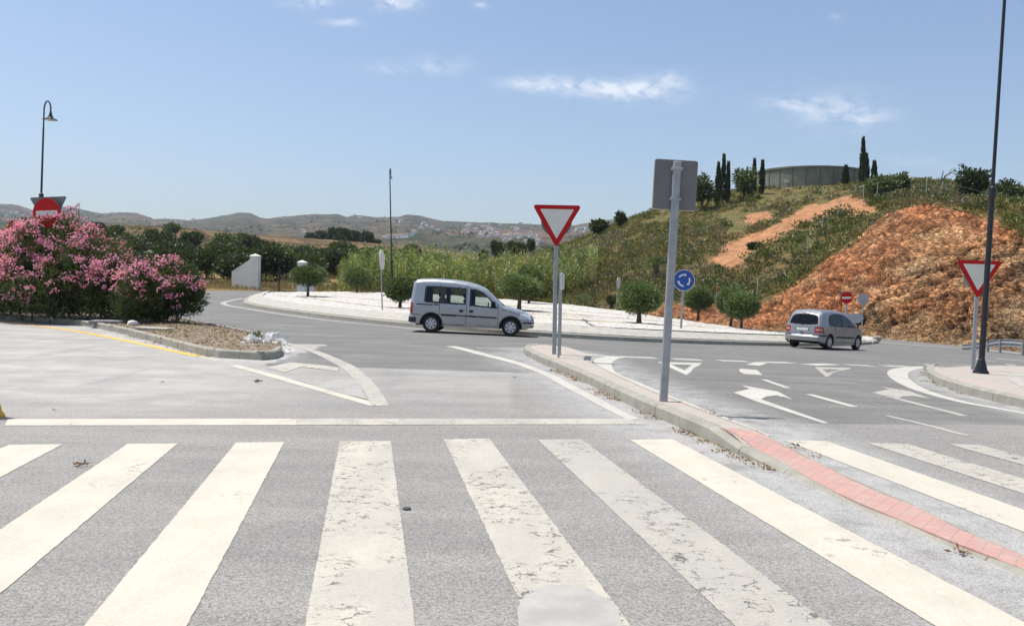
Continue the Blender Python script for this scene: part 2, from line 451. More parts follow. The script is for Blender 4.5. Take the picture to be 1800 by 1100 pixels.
def road_paint(name, c, wear, crack, grey=.0):
    m, g, b = new_mat(name); p = g.pos()
    base = g.mix(g.ramp(g.noise(p, 2.2, 6, .65), .3, .75), c, tuple(x * .86 for x in c))
    asp = g.mix(g.noise(p, 75, 2), (.12, .12, .125), (.3, .3, .3))
    fine = g.noise(p, 38, 7, .72); wide = g.noise(p, 1.1, 4, .6); mid = g.noise(p, 6, 4, .6)
    w = g.math('ADD', g.math('MULTIPLY', fine, .6), g.math('ADD', g.math('MULTIPLY', wide, .35), g.math('MULTIPLY', mid, .2)))
    hole = g.ramp(w, .80 - .24 * wear, .86 - .24 * wear)      # 1 where paint is gone
    wob = g.new('ShaderNodeMix', data_type='VECTOR'); wob.inputs[0].default_value = .3
    g.put(wob.inputs[4], p); g.put(wob.inputs[5], g.noise(p, 5, 4, .6, 1))
    cm = g.ramp(g.noise(g.mapping(p, (1.4, .7, 1)), 1.5, 3, .5), .66 - .34 * crack, .8 - .34 * crack)
    def lines(sc, st, gate, wid):
        q = g.mapping(wob.outputs[1], (1.0, st, 1), (0, 0, R(6))); e = g.voro(q, sc, 'DISTANCE_TO_EDGE')
        th = g.math('MULTIPLY', g.math('SUBTRACT', g.noise(p, sc * 1.3, 4, .65), gate), wid)
        return g.math('MULTIPLY', g.math('SUBTRACT', th, e), 90, clamp=True)
    cr = g.math('MAXIMUM', lines(3.6, 2.4, .47, .32), g.math('MULTIPLY', lines(9, 1.9, .48, .5), .8))
    cr = g.math('MULTIPLY', cr, g.math('MULTIPLY', cm, .9))
    track = g.ramp(g.noise(g.mapping(p, (1.9, .12, 1)), 1.5, 3, .55), .42, .6)
    base = g.mix(g.math('MULTIPLY', track, .12 + .45 * grey), base, (.36, .345, .305))
    base = g.mix(g.math('MULTIPLY', g.ramp(g.noise(p, .9, 5, .7), .32, .62), grey), base, (.37, .355, .315))
    col = g.mix(g.math('MULTIPLY', hole, .85), base, asp); col = g.mix(cr, col, (.12, .11, .1))
    sp = g.voro(p, 90, out='Color'); s1 = g.new('ShaderNodeSeparateColor'); g.put(s1.inputs[0], sp)
    col = g.mix(1.0, col, g.mix(s1.outputs[0], (.93, .93, .93), (1.06, 1.06, 1.06)), 'MULTIPLY')
    g.put(b.inputs['Base Color'], col); b.inputs['Roughness'].default_value = .7; b.inputs['Specular IOR Level'].default_value = .3
    g.put(b.inputs['Normal'], g.bump(g.math('SUBTRACT', g.noise(p, 60, 4, .7), g.math('MULTIPLY', cr, 1.2)), .4, .003)); return m

CREAM = (.575, .53, .435)
ASPHALT = asphalt()
PAINT_FRESH = road_paint('road_paint_cream', CREAM, .0, .28, .05)
PAINT_MID = road_paint('road_paint_cracked', (.53, .49, .405), .2, .78, .5)
PAINT_WORN = road_paint('road_paint_worn', (.46, .43, .365), .4, .7, .55)
PAINT_FAINT = road_paint('road_paint_faint', (.4, .385, .355), .72, .6, .7)
PAINT_LINE = road_paint('road_paint_line', (.54, .515, .45), .22, .3, .25)
PAINT_YELLOW = road_paint('road_paint_yellow', (.78, .47, .06), .1, .4, .0)

def concrete(name, c, blocks=0.0, var=.16):
    m, g, b = new_mat(name); p = g.pos()
    col = g.mix(g.ramp(g.noise(p, 3.5, 7, .66), .28, .72), tuple(x * (1 - var) for x in c), tuple(x * (1 + var) for x in c))
    col = g.mix(g.ramp(g.noise(p, 9, 6, .7), .55, .8, 0, .55), col, tuple(x * .55 for x in c))
    col = g.mix(g.ramp(g.noise(p, 70, 3, .7), .35, .7, 0, .3), col, tuple(x * .7 for x in c))
    g.put(b.inputs['Base Color'], col); b.inputs['Roughness'].default_value = .9; b.inputs['Specular IOR Level'].default_value = .25
    g.put(b.inputs['Normal'], g.bump(g.noise(p, 45, 6, .65), .5, .006)); return m

KERB = concrete('kerb_concrete', (.335, .32, .27)); KERB_PALE = concrete('pale_concrete', (.42, .4, .35)); KERB_JOINT = concrete('kerb_joint', (.2, .19, .165))

def paving(name, c1, c2, size, mort, pinkish=None):
    m, g, b = new_mat(name); p = g.mapping(g.pos(), (1, 1, 1), (0, 0, R(38)))
    br = g.new('ShaderNodeTexBrick'); g.put(br.inputs['Vector'], p); br.offset = 0; br.inputs['Scale'].default_value = 1
    br.inputs['Brick Width'].default_value = size; br.inputs['Row Height'].default_value = size; br.inputs['Mortar Size'].default_value = .006
    br.inputs['Color1'].default_value = (*c1, 1); br.inputs['Color2'].default_value = (*c2, 1); br.inputs['Mortar'].default_value = (*mort, 1)
    col = br.outputs[0]
    if pinkish: col = g.mix(g.ramp(g.noise(g.pos(), .8, 4, .6), .52, .66, 0, .7), col, pinkish)
    col = g.mix(g.ramp(g.noise(g.pos(), 4, 6, .7), .38, .75, 0, .6), col, (.38, .33, .285))
    col = g.mix(1.0, col, g.mix(g.noise(g.pos(), 55, 3), (.86, .86, .86), (1.12, 1.12, 1.12)), 'MULTIPLY')
    g.put(b.inputs['Base Color'], col); b.inputs['Roughness'].default_value = .9
    g.put(b.inputs['Normal'], g.bump(g.math('ADD', br.outputs[1], g.math('MULTIPLY', g.noise(g.pos(), 60, 4), .5)), -.5, .004)); return m

PAVING = paving('pale_paving', (.39, .35, .305), (.43, .385, .335), .3, (.28, .25, .21), (.46, .35, .285))
TACTILE = paving('red_tactile_paving', (.455, .255, .215), (.50, .30, .255), .1, (.37, .24, .205))

def vcol_ground():
    m, g, b = new_mat('earth'); p = g.pos(); c = g.attr('Col')
    col = g.mix(1.0, c, g.mix(g.ramp(g.noise(p, 1.1, 7, .68), .25, .75), (.62, .62, .62), (1.38, 1.38, 1.38)), 'MULTIPLY')
    col = g.mix(1.0, col, g.mix(g.ramp(g.noise(p, 6, 5, .7), .3, .7), (.7, .68, .64), (1.28, 1.27, 1.24)), 'MULTIPLY')
    rk = g.attr('rock', 'Fac'); wob = g.new('ShaderNodeMix', data_type='VECTOR'); wob.inputs[0].default_value = .25
    g.put(wob.inputs[4], p); g.put(wob.inputs[5], g.noise(p, 1.2, 4, .6, 1)); q = g.mapping(wob.outputs[1], (1, .8, 1.7), (R(25), R(-28), 0))
    v = g.voro(q, 3.4, out='Color'); sv = g.new('ShaderNodeSeparateColor'); g.put(sv.inputs[0], v); ed = g.voro(q, 3.4, 'DISTANCE_TO_EDGE'); ed2 = g.voro(q, 8, 'DISTANCE_TO_EDGE')
    v2 = g.voro(q, 8, out='Color'); sv2 = g.new('ShaderNodeSeparateColor'); g.put(sv2.inputs[0], v2)
    k = g.mix(sv.outputs[0], (.7, .68, .66), (1.26, 1.27, 1.28)); k = g.mix(1.0, k, g.mix(sv2.outputs[1], (.66, .64, .62), (1.3, 1.3, 1.3)), 'MULTIPLY')
    col = g.mix(rk, col, g.mix(1.0, col, k, 'MULTIPLY'))
    g.put(b.inputs['Base Color'], col); b.inputs['Roughness'].default_value = .95; b.inputs['Specular IOR Level'].default_value = .15
    hh = g.math('ADD', g.noise(p, 3.5, 8, .7), g.math('MULTIPLY', rk, g.math('ADD', g.math('MULTIPLY', g.ramp(ed, 0, .12), .8), g.math('ADD', g.math('MULTIPLY', sv.outputs[1], 1.2), g.math('MULTIPLY', sv2.outputs[0], .6)))))
    g.put(b.inputs['Normal'], g.bump(hh, .9, .16)); return m
EARTH = vcol_ground()

def gravel_mat():
    m, g, b = new_mat('white_gravel'); p = g.pos()
    v = g.new('ShaderNodeTexVoronoi'); g.put(v.inputs['Vector'], p); v.inputs['Scale'].default_value = 7
    s = g.new('ShaderNodeSeparateColor'); g.put(s.inputs[0], v.outputs['Color'])
    col = g.mix(s.outputs[0], (.44, .415, .365), (.68, .66, .61))
    col = g.mix(g.ramp(v.outputs['Distance'], .35, .75, 0, .6), col, (.33, .3, .25))
    soil = g.attr('soil', 'Fac'); sn = g.math('ADD', soil, g.math('MULTIPLY', g.math('SUBTRACT', g.noise(p, 1.8, 6, .7), .5), 1.3))
    col = g.mix(g.ramp(sn, .42, .6), col, g.mix(g.noise(p, 4, 5), (.24, .2, .14), (.4, .34, .24)))
    g.put(b.inputs['Base Color'], col); b.inputs['Roughness'].default_value = .9
    g.put(b.inputs['Normal'], g.bump(g.math('SUBTRACT', 1, v.outputs['Distance']), .9, .05)); return m
GRAVEL = gravel_mat()

def soil_mat():
    m, g, b = new_mat('planter_soil'); p = g.pos()
    n = g.noise(p, 5, 7, .7); v = g.voro(p, 14, out='Color'); s = g.new('ShaderNodeSeparateColor'); g.put(s.inputs[0], v)
    col = g.mix(g.ramp(n, .3, .7), (.12, .085, .054), (.24, .18, .12))
    col = g.mix(g.ramp(s.outputs[0], .7, .9, 0, .7), col, (.36, .3, .22))
    g.put(b.inputs['Base Color'], col); b.inputs['Roughness'].default_value = .95
    g.put(b.inputs['Normal'], g.bump(g.math('ADD', n, s.outputs[0]), .9, .04)); return m
SOIL = soil_mat()
#PART2
# ------------------------------------------------------------------ the ground
HUB = np.array([0.0, -10.0])
_edge = [gnd(*q)[:2] for q in [(360, 511.5), (450, 511.5), (540, 513)]]
BOUND = np.array([(-70, -60), (-110, 10), (-95, 62), (-50, 80)] + [tuple(q) for q in _edge] +
                 [(-10, 80), (0, 81), (8, 77), (14, 69), (17.2, 61)] +
                 [tuple(gnd(*q)[:2]) for q in [(1400, 583), (1550, 595), (1640, 603.5), (1720, 611), (1800, 619), (1950, 640)]] +
                 [(45, 18), (70, -20), (60, -60), (-70, -60)])

def _dense(P, step=.5, closed=False):
    P = np.asarray(P, float); out = []
    for a, b in zip(P[:-1], P[1:]):
        n = max(1, int(np.linalg.norm(b - a) / step)); out += [a + (b - a) * k / n for k in range(n)]
    out.append(P[-1]); return np.array(out)

_bd = _dense(BOUND, .4)
_th = np.arctan2(_bd[:, 0] - HUB[0], _bd[:, 1] - HUB[1]); _rr = np.hypot(_bd[:, 0] - HUB[0], _bd[:, 1] - HUB[1])
_o = np.argsort(_th); _th, _rr = _th[_o], _rr[_o]
def bound_r(th): return np.interp(th, _th, _rr, period=2 * np.pi)

CTRL = [at(*q) for q in [
    # foot of the slope and of the cutting
    (960, 512, 90), (1060, 521, 80), (1150, 531, 72), (1250, 550, 66), (1320, 568, 61.5),
    # behind the cutting
    (1640, 343, 92), (1720, 358, 88), (1800, 385, 84), (1900, 420, 80), (2100, 440, 80),
    # the hilltop
    (1330, 337, 126), (1420, 332, 124), (1510, 327, 121), (1590, 331, 108), (1340, 332, 152), (1420, 328, 155), (1520, 326, 150), (1650, 322, 140),
    # its left shoulder
    (1235, 348, 127), (1150, 375, 127), (1090, 395, 132), (1040, 414, 142), (990, 432, 150), (950, 449, 158),
    # mid slope
    (1250, 440, 94), (1330, 400, 100), (1450, 362, 107), (1150, 440, 97), (1150, 490, 79), (1060, 470, 92), (1000, 482, 98), (1250, 500, 79), (1300, 462, 85), (1400, 432, 86), (1475, 349, 108), (1350, 500, 74),
    (1550, 352, 94), (1080, 500, 84),
    # flats beyond the roundabout and the left ridge
    (600, 508, 88), (700, 506, 92), (800, 506, 94), (900, 508, 94), (450, 503, 88), (380, 503, 86), (300, 503, 86), (200, 500, 90), (60, 498, 95), (-200, 492, 110),
    (160, 484, 120), (400, 487, 120), (600, 487, 120), (0, 480, 130), (-250, 476, 150),
    (100, 402, 262), (250, 396, 262), (330, 400, 262), (400, 414, 262), (500, 427, 255), (600, 441, 245), (700, 450, 232), (850, 460, 222), (930, 458, 205), (0, 402, 262), (-250, 396, 265),
    (250, 440, 185), (400, 447, 182), (550, 457, 172), (700, 473, 152), (850, 482, 140), (940, 478, 132), (100, 445, 190), (-100, 440, 200), (770, 455, 190),
    (540, 424, 330), (660, 428, 330), (760, 436, 340)]]
CREST = [(1330, 541, 63.5), (1380, 506, 61.5), (1433, 470, 60.5), (1477, 443, 60), (1510, 415, 60), (1540, 388, 60), (1575, 366, 60), (1620, 356.5, 60), (1665, 361, 59), (1720, 373, 57.5), (1800, 404, 54), (1900, 450, 49), (2050, 515, 44)]
CREST_Y = []
for _x, _y, _Y in CREST:
    yf = float(np.interp(_x, [1330, 1400, 1550, 1640, 1720, 1800, 1950, 2050], [572, 583, 595, 603.5, 611, 619, 640, 650])); b = gnd(_x, yf); _Y = max(_Y, b[1] + 3.2 + (yf - _y) * .05)
    a = at(_x, _y, _Y); CREST_Y.append(_Y); CTRL.append(a)
    if _x > 1340:
        for t in (.25, .5, .75): CTRL.append(b + (a - b) * t + np.array([0, 0, .22 * math.sin(t * math.pi)]))
CTRL += [(-200, 420, -12), (0, 440, -14), (150, 400, -10), (260, 320, 0), (120, 200, 8), (160, 130, 8), (90, 60, 6), (110, 10, 2), (60, 230, 4), (-330, 300, 8), (-330, 100, 4), (-190, 40, 1)]
for q in BOUND[::1]: CTRL.append((q[0], q[1], float(gz(q[0], q[1])) - .02))
_rb = RBF(CTRL)

def terrain0(x, y):
    x = np.asarray(x, float); y = np.asarray(y, float)
    th = np.arctan2(x - HUB[0], y - HUB[1]); r = np.hypot(x - HUB[0], y - HUB[1]); e = r - bound_r(th)
    near = gz(x, y) - .10
    k = sstep(0, 3, e)
    z = (near + .07 * sstep(0, .6, e)) * (1 - k) + _rb(x, y) * k
    far = sstep(300, 520, r)
    return np.where(e < 0, near, z * (1 - far) + far * (-18))

def terrain(x, y):                     # one point, for standing things on it
    return float(terrain0(np.array([x]), np.array([y]))[0])

CUT = [(1130, 552), (1180, 536), (1250, 536), (1327, 540), (1380, 507), (1433, 470), (1477, 443), (1510, 417), (1533, 387), (1567, 370), (1600, 357), (1634, 358), (1684, 368), (1740, 383), (1800, 410), (1950, 470), (2300, 590), (2400, 800), (1800, 660), (1600, 612), (1345, 590), (1150, 570)]
PATH = [(1243, 466), (1283, 420), (1340, 405), (1400, 369), (1477, 346), (1517, 346), (1546, 362), (1520, 374), (1467, 371), (1417, 394), (1360, 418), (1317, 441), (1309, 465), (1290, 470)]
PATCH = [(1310, 384), (1363, 367), (1348, 381), (1317, 397)]

def zones(P):
    px, py = project(P); n1 = (fbm(P / 3.0, 4, 3) - .5) * 36; n2 = (fbm(P / 3.0 + 50, 4, 9) - .5) * 26
    near = P[:, 1] < np.interp(px, [c_[0] for c_ in CREST], np.array(CREST_Y) + 2.2)
    cut = inside(px + n1 * .6, py + n2 * .6, CUT) & near
    path = (inside(px + n1, py + n2, PATH) | inside(px + n1, py + n2, PATCH)) & (P[:, 1] > 78) & (P[:, 1] < 114)
    return cut, path, px, py

def build_ground():
    # directions from HUB: fine where the picture looks, coarse behind
    th = np.unique(np.r_[np.arange(-180, -42, 3.0), np.arange(-42, 8, .3), np.arange(8, 38, .105), np.arange(38, 60, .6), np.arange(60, 180.1, 3.0)])
    rr = np.r_[0.5, np.arange(6, 48, 3), np.arange(48, 75, .13), np.arange(75, 92, .4), np.arange(92, 175, .9), np.arange(175, 340, 4), np.geomspace(340, 9000, 34)]
    T, Rr = np.meshgrid(R(1) * th, rr, indexing='ij')
    X = HUB[0] + Rr * np.sin(T); Y = HUB[1] + Rr * np.cos(T)
    Z = terrain0(X.ravel(), Y.ravel()); P = np.c_[X.ravel(), Y.ravel(), Z]
    cut, path, px, py = zones(P)
    e = np.hypot(P[:, 0] - HUB[0], P[:, 1] - HUB[1]) - bound_r(np.arctan2(P[:, 0] - HUB[0], P[:, 1] - HUB[1]))
    on = e > 0
    # colours of the ground itself
    f1 = fbm(P / 9, 4, 21)[:, None]; f2 = fbm(P / 2.2, 4, 5)[:, None]
    straw = np.array([.24, .18, .085]); olive = np.array([.125, .115, .045]); brown = np.array([.17, .115, .062]); verge = np.array([.24, .165, .09])
    col = straw * (1 - sstep(.4, .6, f1)) + (olive * .6 + brown * .4) * sstep(.4, .6, f1)
    hill = (px > 930)[:, None] & (P[:, 1] < 175)[:, None]
    col = np.where(hill, olive * (1 - sstep(.42, .66, f2)) + np.array([.165, .118, .052]) * sstep(.42, .66, f2), col)
    ridge = ((P[:, 1] > 150) & (px < 960))[:, None]
    col = np.where(ridge, np.array([.17, .115, .062]) * (1 - .5 * sstep(.45, .65, f1)), col)
    col = np.where((P[:, 1] > 115)[:, None] & ((px > 700) & (px < 935))[:, None], np.array([.19, .125, .078]), col)
    col = np.where(path[:, None], np.array([.37, .19, .098]) * (.85 + .35 * f2), col)
    # the cutting: red earth above, tan rock, grey brown low on the right
    q = sstep(.35, .62, f1 + (px[:, None] - 1640) / 1500 + (py[:, None] - 500) / 700)
    red = np.array([.41, .168, .076]); tan = np.array([.39, .212, .105]); grey = np.array([.25, .172, .105])
    rock = red * (1 - q) + tan * q
    q2 = sstep(.42, .7, fbm(P / 4 + 7, 4, 40)[:, None] + (py[:, None] - 545) / 420 + (px[:, None] - 1650) / 900)
    rock = rock * (1 - q2) + grey * q2
    q3 = sstep(.5, .66, fbm(P * np.array([.5, .5, 1.2]), 4, 77))[:, None]
    rock = rock * (1 - .35 * q3) + np.array([.5, .36, .2]) * .35 * q3
    # broken rock relief
    ci = np.where(cut)[0]
    C = P[ci]; S = C @ np.array([[.86, .3, -.25], [-.3, .9, .2], [.35, -.1, .9]]).T
    S2 = np.c_[C[:, 0], C[:, 1] * .6 + C[:, 2] * 1.2, C[:, 2] * .4]; S2 = S2 + (np.c_[fbm(S2 / 1.5, 3, 1), fbm(S2 / 1.5 + 8, 3, 2), fbm(S2 / 1.5 + 16, 3, 3)] - .5) * 1.2
    w1, w12, i1 = worley(S2 * np.array([.5, .75, .5]), 3); w2, w22, i2 = worley(S2 * np.array([1.9, 2.8, 1.9]) + 9, 5); w3, w32, i3 = worley(S2 * np.array([4.4, 6.4, 4.4]), 8)
    coarse = sstep(-.1, .9, (px[ci] - 1450) / 350 + (py[ci] - 470) / 130)
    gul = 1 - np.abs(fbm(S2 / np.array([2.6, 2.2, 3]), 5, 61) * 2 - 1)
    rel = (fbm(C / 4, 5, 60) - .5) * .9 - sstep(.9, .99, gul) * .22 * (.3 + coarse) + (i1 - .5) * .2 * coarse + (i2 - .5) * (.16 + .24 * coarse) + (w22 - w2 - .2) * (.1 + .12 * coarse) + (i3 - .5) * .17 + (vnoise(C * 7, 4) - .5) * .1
    edge = sstep(0, 2.5, e[ci])
    rel *= edge
    gx = (terrain0(C[:, 0] + .5, C[:, 1]) - terrain0(C[:, 0] - .5, C[:, 1])); gy = (terrain0(C[:, 0], C[:, 1] + .5) - terrain0(C[:, 0], C[:, 1] - .5))
    N = np.c_[-gx, -gy, np.ones(len(C))]; N /= np.linalg.norm(N, axis=1)[:, None]; P[ci] += N * rel[:, None]
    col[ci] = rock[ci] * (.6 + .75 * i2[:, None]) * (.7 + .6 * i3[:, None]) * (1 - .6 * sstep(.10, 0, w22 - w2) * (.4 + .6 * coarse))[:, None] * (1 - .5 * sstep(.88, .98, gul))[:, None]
    low = (sstep(3.0, .4, e[ci]) * .8)[:, None]
    col[ci] = col[ci] * (1 - low) + verge * low
    lump = on & ~cut
    P[lump, 2] += ((fbm(P[lump] / 2.5, 4, 11) - .5) * .5 * sstep(0, 5, e[lump])) * (1 - sstep(300, 400, P[lump, 1]))
    nt, nr = len(th), len(rr)
    I = np.arange(nt * nr).reshape(nt, nr)
    F = np.stack([I[:-1, :-1], I[:-1, 1:], I[1:, 1:], I[1:, :-1]], -1).reshape(-1, 4)[:, ::-1]
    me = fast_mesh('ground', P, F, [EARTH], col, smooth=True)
    me.set_sharp_from_angle(angle=R(48))
    a_ = me.attributes.new('rock', 'FLOAT', 'POINT'); a_.data.foreach_set('value', cut.astype(np.float32)); tag(link('ground', me), kind='structure')

build_ground()

# ------------------------------------------------------------------ traced lines on the road
def W(pts, h=0.0, f=gz): return np.array([gnd(x, y, h, f) for x, y in pts])

PLANTER_NEAR = [(-140, 541), (-60, 551), (0, 560), (60, 565), (130, 571), (190, 581), (250, 596), (300, 610), (350, 623), (385, 629), (420, 631), (470, 633.5)]
PLANTER_TIP = [(488, 630), (496, 626), (497, 618), (490, 607)]
PLANTER_FAR = [(478, 601), (437, 591), (380, 579), (322, 567), (260, 556), (180, 545), (100, 536), (-60, 522)]
MED_NEAR = [(919, 623), (945, 636), (978, 650), (1005, 662), (1033, 675), (1068, 693), (1105, 712), (1140, 728), (1178, 745), (1218, 763), (1261, 782), (1290, 797), (1317, 808), (1358, 825), (1400, 843), (1467, 875), (1567, 920), (1667, 960), (1800, 1018), (1960, 1090)]
MED_FAR = [(922, 614), (965, 614.5), (1000, 618), (1025, 626), (1045, 637), (1075, 652), (1105, 666), (1140, 682), (1180, 697), (1222, 713), (1275, 733), (1347, 760), (1433, 805), (1533, 853), (1633, 893), (1700, 927), (1800, 968), (1950, 1035)]
REF_NEAR = [(1633, 650), (1628, 655), (1627, 661), (1641, 672), (1662, 681), (1702, 694), (1745, 705.5), (1800, 718), (1900, 744), (2050, 785)]
REF_FAR = [(1644, 646.5), (1702, 643.5), (1760, 643), (1830, 645), (1950, 652), (2100, 665)]

def seg_dist(X, Y, line):
    L = _dense(np.asarray(line)[:, :2], .25); d = np.full(len(X), 1e9)
    for q in L: d = np.minimum(d, (X - q[0]) ** 2 + (Y - q[1]) ** 2)
    return np.sqrt(d)

def build_road():
    th = np.unique(np.r_[np.arange(-180, -48, 4.0), np.arange(-48, 48, .28), np.arange(48, 180.1, 4.0)])
    rr = np.r_[0.5, np.arange(3, 11, 2), np.arange(11, 42, .2), np.arange(42, 70, .8), np.arange(70, 140, 2.5)]
    T, Rr = np.meshgrid(R(1) * th, rr, indexing='ij'); rb = bound_r(T)
    keep = rr[None, :-1] < rb[:-1, :1] - 1e-6
    Rr = np.minimum(Rr, rb + .0)
    X = (HUB[0] + Rr * np.sin(T)).ravel(); Y = (HUB[1] + Rr * np.cos(T)).ravel(); P = np.c_[X, Y, gz(X, Y)]
    nt, nr = len(th), len(rr); I = np.arange(nt * nr).reshape(nt, nr)
    F = np.stack([I[:-1, :-1], I[:-1, 1:], I[1:, 1:], I[1:, :-1]], -1)[keep][:, ::-1]
    # where the older pale surface stops: left of the median further out than right of it
    med = W(MED_NEAR)
    mx = np.interp(Y, med[::-1, 1], med[::-1, 0])
    # left lane limit by the photographed joint
    jl = W([(-100, 640), (300, 640), (640, 646), (760, 650), (900, 655)]); yl = np.interp(X, jl[:, 0], jl[:, 1])
    jr = W([(1262, 742), (1500, 745), (1800, 747)]); yr = np.interp(X, jr[:, 0], jr[:, 1])
    yl = np.where(X < -4.6, 200, yl)
    left = X < mx
    old = sstep(.25, -.25, np.where(left, Y - yl, Y - yr))
    pl = W(PLANTER_NEAR + PLANTER_TIP)
    # the parking side, left of the hatched nose, is old surface too, but the carriageway behind the planter is not
    fx = W(PLANTER_FAR); yfar = np.interp(X, fx[::-1, 0], fx[::-1, 1], left=40)
    old = np.where((X < -4.4) & (Y > yfar - .4), 0, old)
    d1 = seg_dist(X, Y, med); d2 = seg_dist(X, Y, W(MED_FAR)); d3 = seg_dist(X, Y, W(REF_NEAR)); d4 = seg_dist(X, Y, pl)
    dust = np.maximum.reduce([sstep(1.5, .1, d1) * (X < mx + .3), sstep(1.2, .1, d2), sstep(.9, .1, d3), .7 * sstep(.8, .05, d4)])
    dirt = sstep(-1.0, -5.5, X) * sstep(7.5, 12, Y) * old
    dirt = np.maximum(dirt, .5 * sstep(8, 14, Y) * old * (X < 0))
    me = fast_mesh('road', P, F, [ASPHALT], attrs={'old': old, 'dust': dust, 'dirt': dirt})
    tag(link('road', me), kind='structure')

build_road()

LIFT = .004
def sheet(name, pts, mat, lift=LIFT):
    """flat painted area: outline on the road"""
    me = bpy.data.meshes.new(name); V = [(p[0], p[1], float(gz(p[0], p[1])) + lift) for p in pts]
    me.from_pydata(V, [], [tuple(range(len(V)))]); me.materials.append(mat); me.update()
    if me.polygons[0].normal.z < 0: me.flip_normals()
    return tag(link(name, me), kind='structure')

def smooth_line(P, n=6):
    P = np.asarray(P, float)
    if len(P) < 3: return _dense(P, .4)
    Q = np.r_[[2 * P[0] - P[1]], P, [2 * P[-1] - P[-2]]]; out = []
    for i in range(1, len(Q) - 2):
        for t in np.arange(n) / n:
            out.append(.5 * (2 * Q[i] + (Q[i + 1] - Q[i - 1]) * t + (2 * Q[i - 1] - 5 * Q[i] + 4 * Q[i + 1] - Q[i + 2]) * t * t + (3 * Q[i] - Q[i - 1] - 3 * Q[i + 1] + Q[i + 2]) * t ** 3))
    out.append(P[-1]); return np.array(out)

def stroke(name, px, width, mat, lift=LIFT, world=False):
    C = smooth_line((np.asarray(px) if world else W(px))[:, :2]); w = np.interp(np.linspace(0, 1, len(C)), np.linspace(0, 1, len(np.atleast_1d(width))), np.atleast_1d(width))
    t = np.gradient(C, axis=0); t /= np.linalg.norm(t, axis=1)[:, None]; nrm = np.c_[-t[:, 1], t[:, 0]]
    A = C + nrm * w[:, None] / 2; B = C - nrm * w[:, None] / 2; n = len(C)
    V = np.r_[A, B]; V = np.c_[V, gz(V[:, 0], V[:, 1]) + lift]
    F = [(i + n, i + n + 1, i + 1, i) for i in range(n - 1)]
    return tag(link(name, fast_mesh(name, V, F, [mat], smooth=False)), kind='structure')

# crosswalk bars: all run along one direction
_d = ray(650, 494); _d = _d[:2] / np.linalg.norm(_d[:2])
for (a, b, m, ln) in [((15, 782), (110, 781), PAINT_FRESH, 5.2), ((225, 780), (312, 780), PAINT_FRESH, 5.2), ((415, 778), (500, 777), PAINT_FRESH, 5.2), ((597, 776), (687, 775), PAINT_MID, 5.2),
                   ((780, 772), (860, 771), PAINT_MID, 5.2), ((945, 773), (1022, 772), PAINT_WORN, 5.2), ((1107, 773), (1182, 772), PAINT_FRESH, 5.2),
                   ((1378, 774), (1452, 775), PAINT_FRESH, 5.0), ((1522, 778), (1594, 780), PAINT_MID, 5.0), ((1665, 780), (1722, 782), PAINT_WORN, 5.0), ((1810, 784), (1880, 786), PAINT_WORN, 5.0)]:
    A, B = gnd(*a)[:2], gnd(*b)[:2]
    na = _dense([A, A - _d * ln], .05); nb = _dense([B, B - _d * ln], .05)
    jit = lambda L: L + np.c_[(rng.random(len(L)) - .5) * .007, np.zeros(len(L))]
    sheet('zebra_stripe', list(jit(na)) + list(jit(nb))[::-1], m)
# grey filler patch on a bar
_c = gnd(1003, 1100); sheet('road_patch', [(_c[0] + .235 * np.sign(math.cos(t)) * abs(math.cos(t)) ** .6 * (1 + .05 * math.sin(5 * t) + .05 * rng.random()), _c[1] + .5 * np.sign(math.sin(t)) * abs(math.sin(t)) ** .7 * (1 + .05 * math.cos(4 * t) + .05 * rng.random())) for t in np.linspace(0, 6.28, 70)[:-1]], plain('grey_filler', (.37, .352, .32), .85, 0, .14, 3, .004, 60), LIFT + .004)
sheet('stop_line', [p[:2] for p in W([(14, 736.5), (350, 736), (520, 736), (520, 747), (350, 747.5), (8, 748)])], PAINT_FRESH)
sheet('stop_line', [p[:2] for p in W([(520, 736), (700, 736), (700, 746.7), (520, 747)])], PAINT_MID)
sheet('stop_line', [p[:2] for p in W([(700, 736), (800, 736), (950, 736), (950, 746), (800, 746.5), (700, 746.7)])], PAINT_WORN)
sheet('stop_line', [p[:2] for p in W([(950, 736), (1108, 736), (1138, 746), (950, 746)])], PAINT_MID)
stroke('edge_line', [(792, 608.5), (820, 615), (850, 623), (890, 633), (920, 642), (942, 650), (968, 661), (992, 674), (1039, 699), (1080, 721), (1113, 737)], [.28, .3, .24, .2, .2, .18, .17], PAINT_LINE)
stroke('edge_line', [(838, 612.5), (880, 614), (920, 616)], .14, PAINT_LINE, LIFT + .003)
stroke('edge_line', [(1000, 619.5), (1036, 623), (1060, 625.5), (1085, 627.5)], .22, PAINT_LINE)
stroke('edge_line', [(1091, 627), (1070, 630), (1059, 637), (1061, 647), (1071, 656), (1094, 666), (1129, 679), (1172, 697), (1205, 709), (1233, 720), (1267, 733), (1300, 746), (1349, 767)], [.42, .46, .36, .28, .2, .14, .12, .1, .09], PAINT_LINE, LIFT + .003)
for a, b in [((1092, 627.2), (1153, 629.2)), ((1183, 631), (1233, 633)), ((1263, 633.5), (1314, 635.5)), ((1343, 636.5), (1392, 637.7)), ((1420, 641.3), (1465, 640)), ((1489, 641), (1534, 643)), ((1554, 643), (1597, 644))]:
    stroke('yield_dash', [a, b], .42, PAINT_LINE)

